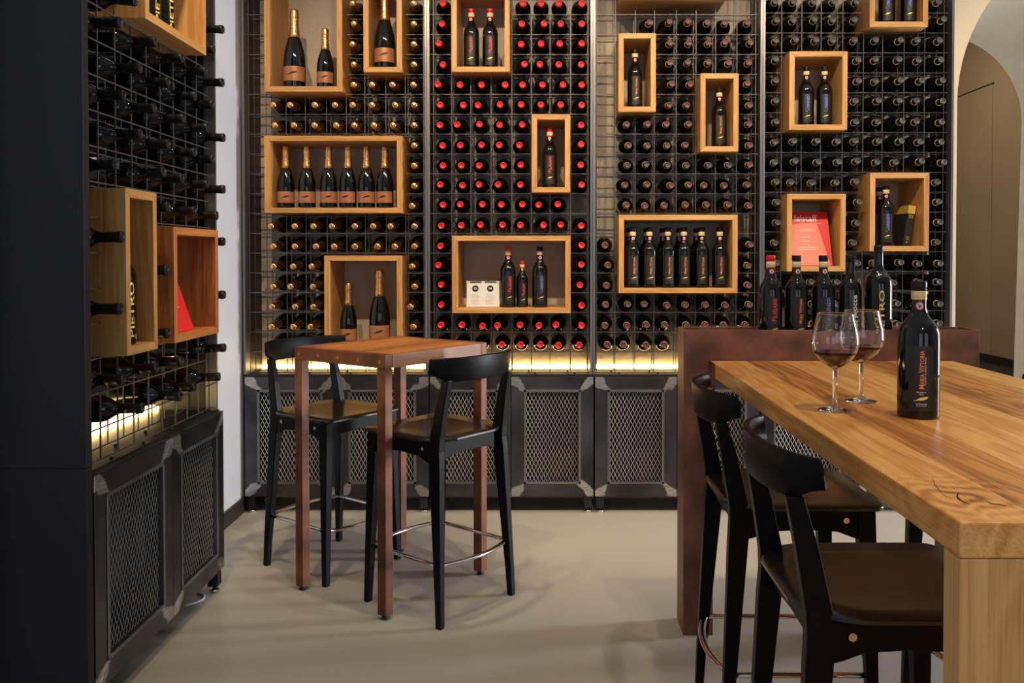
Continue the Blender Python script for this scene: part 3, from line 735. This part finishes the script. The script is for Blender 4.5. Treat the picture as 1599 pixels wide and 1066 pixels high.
for a, m, b, w in ((382, 524, 669.7, 'behind the left bar stool'), (671, 798, 927, 'in the middle of the back wall'),
                   (928.6, 1057, 1186, 'partly behind the brown counter leg'), (1187.6, 1333, 1481, 'at the right end, seen below the long table')):
    a, m, b = cx(BACK, a, D1), cx(BACK, m, D1), cx(BACK, b, D1)
    cabinet(BACK, a, b, [(a, m), (m, b)], D1, 'black steel cabinet with two mesh doors ' + w)
a, m, b = cx(LEFT, 145, -.05), cx(LEFT, 269.3, -.05), cx(LEFT, 349.2, -.05)
cabinet(LEFT, a, b, [(a + .004, m), (m, b)], -.05, 'black steel cabinet with two mesh doors under the left wall rack')
YP = LEFT.w(a, -.05, 0).y - .012
q = at(141, 402, YP)
panel = MB(); panel.box(q.x - .75, q.x, YP - .03, YP, .0, .7115); panel.box(q.x - .75, q.x, YP - .03, YP, .7125, 3.3)
panel.box(q.x - .75, q.x - .012, YP - .028, YP - .002, .70, .72)
tag(panel.build('steel_end_panel', panel_steel, None, .0015), 'tall dark steel panel filling the left edge of the view', 'panel')
# ------------------------------------------------------------------ small bar table
nl, ll, rl = on_z(601, 966, 0), on_z(472.4, 920, 0), on_z(743.8, 894, 0)
eu = ((ll - nl)); eu.z = 0; lu = eu.length + .042; ang = math.atan2(eu.y, eu.x)
ev = rl - nl; lv = ev.length + .03
root = thing('bar_table', 'small square bar table with oak top and brown steel legs', 'table', nl, ang)
TZ = .931; WX, WY = lu, lv               # local x runs to the left leg, local -y to the right leg
a0 = -.021; b0 = -lv + .015
mb = MB(); mb.box(a0 + .0, a0 + WX, b0 + .035, .015 - .035, TZ - .048, TZ); mb.build('table_top', small_top, root, .0015)
for k, (y0, y1) in enumerate(((.015 - .034, .015), (b0, b0 + .034))):
    for xa in (a0, a0 + WX - .042):
        m_ = MB(); m_.box(xa, xa + .042, y0, y1, .016, TZ - .0485); lg = m_.build('leg', rust, root, .0015)
        m_ = MB(); m_.lathe([(.011,0),(.0135,.003),(.0135,.008),(.006,.011),(.005,.017)], 14, 0, (xa + .021, (y0 + y1) / 2, 0)); m_.build('foot', rubber, lg)
    m_ = MB(); m_.box(a0, a0 + WX, y0, y1, TZ - .048, TZ + .0004); m_.build('side_rail', rust, root, .0015)
    if k == 0:
        for i in range(5):
            xb = a0 + .026 + (WX - .052) * i / 4; m_ = MB()
            secs = []
            for r, y in ((.0072, .0152), (.0072, .0163), (.0040, .0163), (.0035, .0155)): secs.append([(xb + r * math.cos(2*PI*j/14), y, TZ - .025 + r * math.sin(2*PI*j/14)) for j in range(14)])
            m_.loft(secs[::-1]); m_.build('bolt', copper_label, root)
# ------------------------------------------------------------------ stools
def smooth(x): x = max(0, min(1, x)); return x * x * (3 - 2 * x)
def make_stool():
    root = thing('bar_stool', 'x', 'stool')
    def rect(cx_, cy_, z, wx, wy): return [(cx_-wx/2,cy_-wy/2,z),(cx_+wx/2,cy_-wy/2,z),(cx_+wx/2,cy_+wy/2,z),(cx_-wx/2,cy_+wy/2,z)]
    for s in (-1, 1):
        mb = MB(); mb.loft([rect(-.192, s*.186, 0, .024, .022), rect(-.187, s*.1835, .10, .027, .024), rect(-.158, s*.166, .545, .050, .030), rect(-.153, s*.163, .60, .052, .031),
                            rect(-.157, s*.162, .645, .048, .030), rect(-.178, s*.1585, .76, .040, .027), rect(-.199, s*.156, .849, .031, .023)])
        mb.build('leg', stool_black, root, .003)
        mb = MB(); mb.loft([rect(.186, s*.186, 0, .022, .024), rect(.170, s*.170, .50, .042, .034), rect(.165, s*.166, .628, .046, .036)])
        mb.build('leg', stool_black, root, .003)
    outline = []                         # seat outline: squarish front, rounded back
    def corner(cx_, cy_, r, a0, a1, n=7):
        for i in range(n): t = a0 + (a1 - a0) * i / (n - 1); outline.append((cx_ + r * math.cos(t), cy_ + r * math.sin(t)))
    corner(.212-.035, .200-.035, .035, 0, PI/2); corner(-.175+.11, .200-.13, .13, PI/2, PI*.93); corner(-.175+.11, -.200+.13, .13, -PI*.93, -PI/2); corner(.212-.035, -.200+.035, .035, -PI/2, 0)
    mb = MB(); n = len(outline); rings = ((1,.0),(1.0,.004),(.985,.0),(.7,-.006),(.4,-.009),(.12,-.010))
    mb.v += [(x * .97, y * .97, .630) for x, y in outline]
    zt = lambda f: {1: .642, 0: .638}.get(f, .64)
    lay_ = [(1.0, .634), (1.0, .640), (.985, .6435), (.7, .6385), (.4, .636), (.1, .6355)]
    for f, z in lay_: mb.v += [(x * f + .015 * (1 - f), y * f, z) for x, y in outline]
    for i in range(len(lay_)):
        for j in range(n): mb.face([i*n+j, i*n+(j+1)%n, (i+1)*n+(j+1)%n, (i+1)*n+j], 0, i >= 2)
    mb.face(list(range(n))[::-1]); mb.face([len(lay_)*n + j for j in range(n)], 0, True)
    mb.build('seat', seat_black, root)
    def apron(p, q, th, name='apron'):
        P = Vector(p); Q = Vector(q); u = (Q - P); L = u.length; u.normalize(); w = Vector((-u.y, u.x, 0)) * th / 2
        prof = [(0,.628),(L,.628),(L,.556),(L*.93,.561),(L*.80,.575),(L*.5,.580),(L*.2,.575),(L*.07,.561),(0,.556)]
        mb = MB(); mb.loft([[tuple(P + u * x - w + Vector((0,0,z))) for x, z in prof], [tuple(P + u * x + w + Vector((0,0,z))) for x, z in prof]]); return mb.build(name, stool_black, root, .0015)
    for s in (-1, 1): apron((-.135, s*.168, 0), (.150, s*.168, 0), .020)
    for x in (.160, -.148): 
        ap = apron((x, -.150, 0), (x, .150, 0), .020)
    for s in (-1, 1):
        for x in (-.10, .115):
            mb = MB(); secs = [[(x + r * math.cos(2*PI*j/12), s * y, .604 + r * math.sin(2*PI*j/12)) for j in range(12)] for r, y in ((.0075,.1775),(.0075,.1800),(.004,.1800),(.003,.1785))]
            mb.loft(secs); mb.build('screw_cap', chrome, root)
    # curved backrest
    mb = MB(); secs = []; K = 28
    for i in range(K + 1):
        t = -1 + 2 * i / K; y = .205 * math.sin(t * 1.15) / math.sin(1.15); x = -.228 + 0.072 * (1 - math.cos(t * 1.15)) / (1 - math.cos(1.15))
        nx, ny = math.cos(t * 1.0), -math.sin(t * 1.0) * (1 if True else 0)
        lo = .842 + .028 * smooth((abs(t) - .55) / .45); hi = .928 - .004 * abs(t); th = .0095 - .002 * abs(t); tilt = .010
        secs.append([(x - nx*th - 0, y - ny*th, lo), (x + nx*th, y + ny*th, lo), (x + nx*th*.8 - tilt*.8, y + ny*th*.8, hi), (x - nx*th*.8 - tilt*.8, y - ny*th*.8, hi)])
    mb.loft(secs, 0, False); o = mb.build('backrest', stool_black, root, .0035)
    for p in o.data.polygons: p.use_smooth = len(p.vertices) == 4 and True
    # chrome foot ring
    z = .208; path = []; c = .176
    def arc(p, q, bow, n=8):
        P = Vector((*p, z)); Q = Vector((*q, z)); d = (Q - P); nrm = Vector((d.y, -d.x, 0)).normalized()
        for i in range(n): f = i / n; path.append(tuple(P + d * f + nrm * bow * 4 * f * (1 - f)))
    arc((-c, -c), (c, -c), 0.0, 4); arc((c, -c), (c, c), .035); arc((c, c), (-c, c), 0.0, 4); arc((-c, c), (-c, -c), .035)
    mb = MB(); mb.tube(path, .0105, 10, closed=True, flat=.62); mb.build('foot_ring', chrome, root)
    return root
P_stool = Proto(make_stool())
fa = [on_z(424, 884, 0), on_z(525.6, 843.4, 0), on_z(514.7, 916.7, 0)]
pA1, pA3, pA2 = fa; cA = (pA2 + pA3) / 2; dA = pA2 - pA1
P_stool.put('black bar stool behind the left side of the small bar table', 'black wooden bar stools', (cA.x, cA.y, 0), None, math.atan2(dA.y, dA.x))
pB1, pB2, pB3 = on_z(688, 981, 0), on_z(794.6, 927.6, 0), on_z(576.5, 938, 0)
cB = (pB2 + pB3) / 2; dB = pB3 - pB1
P_stool.put('black bar stool at the right front of the small bar table', 'black wooden bar stools', (cB.x, cB.y, 0), None, math.atan2(dB.y, dB.x))
print('stools', cA, dA, cB, dB, (pB2 - pB1).length, (pB3 - pB1).length)
P_stool.put('black bar stool at the long oak table, nearest to the camera', 'black wooden bar stools', (.630, 1.645, 0), None, 0)
P_stool.put('black bar stool at the long oak table, beside the brown counter', 'black wooden bar stools', (.634, 2.30, 0), None, 0)
P_stool.put('black bar stool on the far side of the long table, only a leg visible', 'black wooden bar stools', (1.243, 2.30, 0), None, PI)
# ------------------------------------------------------------------ brown steel counter and long table
pf = on_z(1066.6, 991.4, 0); YC = pf.y; XL = pf.x; XR = at(1529.8, 515.4, YC).x; ZC = at(1200, 515, YC).z
print('counter', XL, XR, YC, ZC)
root = thing('steel_counter', 'brown steel counter with raised trough holding five bottles', 'counter', ((XL + XR) / 2, YC, 0), 0)
ox = (XL + XR) / 2; l, r = XL - ox, XR - ox; DP = .135; ZB = .885
for k, (x0, x1) in enumerate(((l, l + .100), (r - .100, r))):
    mb = MB(); mb.box(x0, x1, 0, .004, 0, ZB); mb.box(x0, x0 + .004, .0042, DP, 0, ZB) if k == 0 else mb.box(x1 - .004, x1, .0042, DP, 0, ZB)
    mb.box(x0 + .012, x1 - .012, .012, DP - .01, 0, ZB); mb.build('leg', counter_steel, root, .001)
mb = MB(); mb.box(l, r, 0, .005, ZB, ZC); mb.build('front_plate', counter_steel, root, .001)
mb = MB(); mb.box(l, r, DP - .005, DP, ZB, ZC); mb.build('back_plate', counter_steel, root, .001)
mb = MB(); mb.box(l, l + .005, .0052, DP - .0052, ZB, ZC); mb.build('end_plate', counter_steel, root, .001)
mb = MB(); mb.box(r - .005, r, .0052, DP - .0052, ZB, ZC); mb.build('end_plate', counter_steel, root, .001)
ZF = .977
mb = MB(); mb.box(l + .0052, r - .0052, .0052, DP - .0052, ZB, ZF); mb.build('trough_floor', counter_steel, root)
YB = YC + DP / 2
for proto, px, rz, lab in ((P_fil, 1203.3, -.15, 'red capped bottle with red lettering in the brown counter trough'), (P_mar, 1243.4, -.13, 'orange lettered bottle in the counter trough, second from left'),
                       (P_lor, 1285.6, -.13, 'blue lettered bottle in the counter trough behind a wine glass'), (P_roc, 1327.4, -.23, 'bottle with cream lettering in the trough, left of the tallest bottle'),
                       (P_pie, 1371.8, -.32, 'tallest bottle in the counter trough, with gold lettering')):
    q = at(px, 450, YB); proto.put(lab, 'wine bottles standing in the counter trough', (q.x, YB, ZF + .0005), None, rz, 1)
TT = .925
pc = on_z(1495, 815.3, TT); pd = on_z(1108, 561.6, TT); pr = on_z(1481, 561.4, TT)
X0 = (pc.x + pd.x) / 2; Y0 = pc.y; Y1 = YC - .0015; X1 = pr.x
print('table', pc, pd, pr)
root = thing('long_table', 'long solid oak table running toward the camera', 'table', (X0, Y0, 0), 0)
mb = MB(); mb.box(0, X1 - X0, 0, Y1 - Y0, TT - .048, TT); mb.build('table_top', table_wood, root, .003)
mb = MB(); mb.box(.0015, X1 - X0 - .0015, .002, .048, 0, TT - .0485); mb.build('leg', oak_leg, root, .002)
mb = MB(); mb.box(-.004, .0, Y1 - Y0 - .085, Y1 - Y0 - .001, .835, TT + .0005); mb.box(0, X1 - X0, Y1 - Y0 - .045, Y1 - Y0 - .001, .870, TT - .0485); mb.build('end_bracket', rust, root)
kp = on_z(1503, 776, TT); print('knot local', kp.x - X0, kp.y - Y0)
mb = MB()                                # dark filled cracks in the knot
for pts, w in (([(1496.5,769),(1494.5,775),(1498,780),(1505,784),(1515,788)], 2.0), ([(1541,783),(1549,786.5),(1560,787.5),(1571,790)], 2.6), ([(1456,746),(1460,757),(1468,767),(1478,776)], .7)):
    P = [on_z(a, b, TT) for a, b in pts]; n = len(P); bb = len(mb.v)
    for i, p in enumerate(P):
        t_ = (P[min(i+1,n-1)] - P[max(i-1,0)]).normalized(); s_ = Vector((-t_.y, t_.x, 0)) * (.0011 * w * (1 - .75 * abs(2*i/(n-1) - 1)))
        mb.v += [tuple(p + s_ - Vector((X0, Y0, 0)) + Vector((0,0,.0004))), tuple(p - s_ - Vector((X0, Y0, 0)) + Vector((0,0,.0004)))]
    for i in range(n - 1): mb.face([bb+2*i, bb+2*i+1, bb+2*i+3, bb+2*i+2])
mb.build('filled_crack', black_ink, root)
# magnum and glasses
q = on_z(1433.5, 650, TT)
b_ = standing('red_wine_bottle', 'large dark wine bottle with orange lettering standing on the long table', 'bottle', 'Maria Vittoria', orange_ink, black_cap, .066, .147, .0112, rb=.0428, h=.294, ac=.12, full=True)
b_.location = (q.x, q.y, TT + .0004); b_.rotation_euler = (0, 0, -.38)
def glass(px, py, label):
    q = on_z(px, py, TT); t = thing('wine_glass', label, 'wine glass', (q.x, q.y, TT + .0004), 0, 'red wine glasses on the long table')
    outer = [(.0,.0),(.034,.0),(.036,.0001),(.0375,.0012),(.036,.0024),(.020,.0050),(.009,.0085),(.0052,.014),(.0046,.030),(.0046,.088),(.0056,.0945),(.012,.0975),(.0245,.105),(.0385,.118),(.0480,.134),(.0520,.152),(.0505,.172),(.0460,.192),(.0420,.2085),(.0403,.2170),(.0401,.2185),(.0399,.2191),(.0395,.2192)]
    inner = [(.0391,.2191),(.0390,.2185),(.0391,.2170),(.0409,.2085),(.0450,.192),(.0497,.172),(.0511,.152),(.0471,.1345),(.0376,.1188),(.0240,.1066),(.0115,.1000),(0,.0985)]
    MB().lathe(outer + inner, 40).build('glass_body', clear_glass, t)
    liq = [(0,.0988),(.0112,.1003),(.0237,.1069),(.0373,.1191),(.0455,.1315),(.0463,.1325),(0,.1325)]
    MB().lathe(liq, 40).build('red_wine', wine_mat, t)
    return t
glass(1303.6, 640.5, 'nearer large wine glass holding red wine on the long oak table')
glass(1344.5, 626.5, 'farther large wine glass of red wine, partly behind the other glass')
mb = MB(); q = on_z(305, 938, 0)
mb.tube([(q.x - .075 + .10 * math.sin(PI * k / 24), q.y + .01 - .07 * math.cos(PI * k / 24), .0042) for k in range(25)], .004, 8)
tag(mb.build('white_cable', paper_white), 'white cable on the floor under the left steel cabinet', 'cable')
P_NEAR = (18, 18); P_RIGHT = 350; P_SPOT = 120; EXPO = -0.28
# ------------------------------------------------------------------ room
YW = YM + DEP; XW = lambda y: -1.235 - DEP - .0213 * y - .002
ZCEIL = 3.3; YN = -3.2; XRW = 4.8; YFAR = 8.6; XP = 3.33; ZP = .48
mb = MB(); mb.box(-2.2, XRW + .2, YN - .2, YW + .02, -.1, 0); struct('floor', mb, floor_mat)
mb = MB(); mb.box(-2.2, XRW + .2, YN - .2, YW + .02, ZCEIL, ZCEIL + .1); struct('ceiling', mb, white_wall)
mb = MB(); mb.prism([(XW(YW + .3), YW + .3), (XW(YN), YN), (XW(YN) - .15, YN), (XW(YW + .3) - .15, YW + .3)], 0, ZCEIL, 'z'); struct('wall_left', mb, white_wall)
mb = MB(); mb.prism([(XW(YW), YW), (XW(2.3), 2.3), (XW(2.3) + .012, 2.3), (XW(YW) + .012, YW)], 0, .075, 'z'); struct('baseboard_left', mb, dark_base)
# back wall with the archway
XA, RA, ZA_ = 2.130, .93, 2.08; CXA = XA + RA
front = [(XA, 0)] + [(CXA - RA * math.cos(PI * i / 40), ZA_ + RA * math.sin(PI * i / 40)) for i in range(41)] + [(XA + 2 * RA, 0)]
front[0] = (XA, 0)
mb = MB(); yf = YW
def quad(a, b, c, d, m=0): k = len(mb.v); mb.v += [a, b, c, d]; mb.face([k, k+1, k+2, k+3], m)
quad((-2.0, yf, 0), (1.96, yf, 0), (1.96, yf, ZCEIL), (-2.0, yf, ZCEIL), 0)
quad((1.96, yf, 0), (XA, yf, 0), (XA, yf, ZCEIL), (1.96, yf, ZCEIL), 1)
quad((XA + 2*RA, yf, 0), (XRW, yf, 0), (XRW, yf, ZCEIL), (XA + 2*RA, yf, ZCEIL), 1)
for i in range(1, 41): quad((front[i][0], yf, front[i][1]), (front[i+1][0], yf, front[i+1][1]), (front[i+1][0], yf, ZCEIL), (front[i][0], yf, ZCEIL), 1)
Y2 = YW + .50; R2, CX2, Z2 = .505, 2.243, 2.06
rear = [(CX2 - R2, 0)] + [(CX2 - R2 * math.cos(PI * i / 40), Z2 + R2 * math.sin(PI * i / 40)) for i in range(41)] + [(CX2 + R2 - .045, 0)]
n = len(front); base = len(mb.v); ST = 6
for s in range(ST + 1):
    f = s / ST
    mb.v += [(a[0] + (b[0] - a[0]) * f, yf + .5 * f, a[1] + (b[1] - a[1]) * f) for a, b in zip(front, rear)]
for s in range(ST):
    for i in range(n - 1): mb.face([base + s*n + i, base + (s+1)*n + i, base + (s+1)*n + i + 1, base + s*n + i + 1], 2, 0 < i < n - 2)
struct('wall_back', mb, [back_plaster, cream_wall, arch_plaster])
# rooms' far side seen through the arch: wall running away from the camera, raised floor
mb = MB(); mb.box(XP, XP + .1, Y2 + .02, YFAR, 0, ZCEIL); struct('wall_passage', mb, brown_panel)
mb = MB(); mb.box(.8, XP + .1, YFAR, YFAR + .1, 0, ZCEIL); struct('wall_passage_end', mb, brown_panel)
mb = MB(); mb.box(.7, .8, Y2 + .02, YFAR, 0, ZCEIL); struct('wall_passage_side', mb, cream_wall)
mb = MB(); mb.box(.8, XP, Y2 + .5, YFAR, 0, ZP); mb.box(.8, XP, Y2 + .25, Y2 + .5, 0, ZP / 2); mb.box(.8, XP + .1, YW + .02, Y2 + .25, -.1, 0); struct('floor_passage', mb, dark_base)
mb = MB(); mb.box(.7, XP + .1, Y2 + .02, YFAR + .1, ZCEIL, ZCEIL + .1); struct('ceiling_passage', mb, white_wall)
mb = MB(); mb.box(XP - .014, XP - .0005, Y2 + .5, YFAR, ZP, ZP + .055); struct('baseboard_passage', mb, dark_base)
y0, y1 = XP * F / (1548 - VX), XP * F / (1468 - VX)
zt_ = at(1548, 131, y0).z; zb_ = at(1548, 565, y0).z; print('door', y0, y1, zb_, zt_)
mb = MB(); mb.box(XP - .004, XP - .0005, y0, y1, zb_, zt_); struct('door_1', mb, brown_panel, bevel=.0015)
mb = MB(); mb.box(XP - .006, XP - .0005, y0 - .02, y1, zt_ + .001, zt_ + .010); struct('trim_1', mb, dark_base)
# right wall with a window, wall behind the camera with two windows
def wall_y(name, y, xa, xb, wins):
    mb = MB(); xs = sorted(wins); cur = xa
    for (a, b, z0, z1) in xs:
        mb.box(cur, a, y - .2, y, 0, ZCEIL); mb.box(a, b, y - .2, y, 0, z0); mb.box(a, b, y - .2, y, z1, ZCEIL); cur = b
    mb.box(cur, xb, y - .2, y, 0, ZCEIL); struct(name, mb, white_wall)
WN = [(-1.1, .5, .3, 2.7), (1.6, 3.4, .3, 2.7)]
wall_y('wall_near', YN, -1.6, XRW, WN)
mb = MB(); WR = (3.45, 4.0, .3, 2.1)
mb.box(XRW, XRW + .2, YN, WR[0], 0, ZCEIL); mb.box(XRW, XRW + .2, WR[1], YW + .02, 0, ZCEIL); mb.box(XRW, XRW + .2, WR[0], WR[1], 0, WR[2]); mb.box(XRW, XRW + .2, WR[0], WR[1], WR[3], ZCEIL)
struct('wall_right', mb, white_wall)
k = 0
for (a, b, z0, z1) in WN:
    k += 1; mb = MB(); w = .05
    for q in ((a, a + w, z0, z1), (b - w, b, z0, z1), (a, b, z0, z0 + w), (a, b, z1 - w, z1), ((a+b)/2 - .025, (a+b)/2 + .025, z0, z1), (a, b, 1.85, 1.9)): mb.box(q[0], q[1], YN - .13, YN - .08, q[2], q[3])
    struct('window_%d' % k, mb, dark_base)
mb = MB(); a, b, z0, z1 = WR; w = .05
for q in ((a, a + w, z0, z1), (b - w, b, z0, z1), (a, b, z0, z0 + w), (a, b, z1 - w, z1), ((a+b)/2 - .02, (a+b)/2 + .02, z0, z1)): mb.box(XRW + .08, XRW + .13, q[0], q[1], q[2], q[3])
struct('window_3', mb, dark_base)
# ------------------------------------------------------------------ light
def area(name, loc, rot, sx, sy, power, col):
    l = bpy.data.lights.new(name, 'AREA'); l.shape = 'RECTANGLE'; l.size = sx; l.size_y = sy; l.energy = power; l.color = col
    o = bpy.data.objects.new(name, l); C.objects.link(o); o.location = loc; o.rotation_euler = rot; return o
def spot(name, loc, target, power, col, ang=70, blend=.7, rad=.03):
    l = bpy.data.lights.new(name, 'SPOT'); l.energy = power; l.color = col; l.spot_size = math.radians(ang); l.spot_blend = blend; l.shadow_soft_size = rad
    o = bpy.data.objects.new(name, l); C.objects.link(o); o.location = loc
    o.rotation_euler = (Vector(target) - Vector(loc)).to_track_quat('-Z', 'Y').to_euler(); return o
for i, (a, b, z0, z1) in enumerate(WN):
    area('daylight_near', ((a+b)/2, YN - .25, (z0+z1)/2), (PI/2, 0, 0), b - a, z1 - z0, P_NEAR[i], (.80,.88,1))
area('daylight_right', (XRW + .25, (WR[0]+WR[1])/2, (WR[2]+WR[3])/2), (PI/2, 0, PI/2), WR[1]-WR[0], WR[3]-WR[2], P_RIGHT, (.92,.95,1))
for x in (-1.0, -.35, .3, .95, 1.6): spot('ceiling_spot', (x, 2.15, ZCEIL - .06), (x, YM, 1.25), P_SPOT, (1,.76,.48), 75)
for x, y in ((.95, 1.75), (-.55, 3.2)): spot('ceiling_spot', (x, y - .3, ZCEIL - .06), (x, y, .9), P_SPOT * .7, (1,.80,.56), 60)
spot('ceiling_spot', (.2, 2.75, ZCEIL - .06), (-1.2, 2.75, 1.1), P_SPOT * .5, (1,.8,.56), 60)
spot('ceiling_spot', (1.0, -.5, ZCEIL - .06), (1.15, 1.1, .45), P_SPOT * .6, (1,.84,.62), 50)  # unseen lamp added to brighten the near end and leg of the long table
spot('arch_spot', (2.6, 3.4, ZCEIL - .06), (2.6, YM, 1.6), P_SPOT * .32, (1,.82,.58), 90)
area('passage_lamp', (2.2, 6.2, ZCEIL - .1), (0, 0, 0), .6, .6, 22, (1,.82,.6))
w = bpy.data.worlds.new('world'); bpy.context.scene.world = w; w.use_nodes = True
bgn = w.node_tree.nodes['Background']; bgn.inputs[0].default_value = (.75,.85,1,1); bgn.inputs[1].default_value = .6
vs = bpy.context.scene.view_settings
vs.view_transform = 'Standard'; vs.look = 'None'; vs.gamma = 1; vs.exposure = EXPO; vs.use_curve_mapping = False
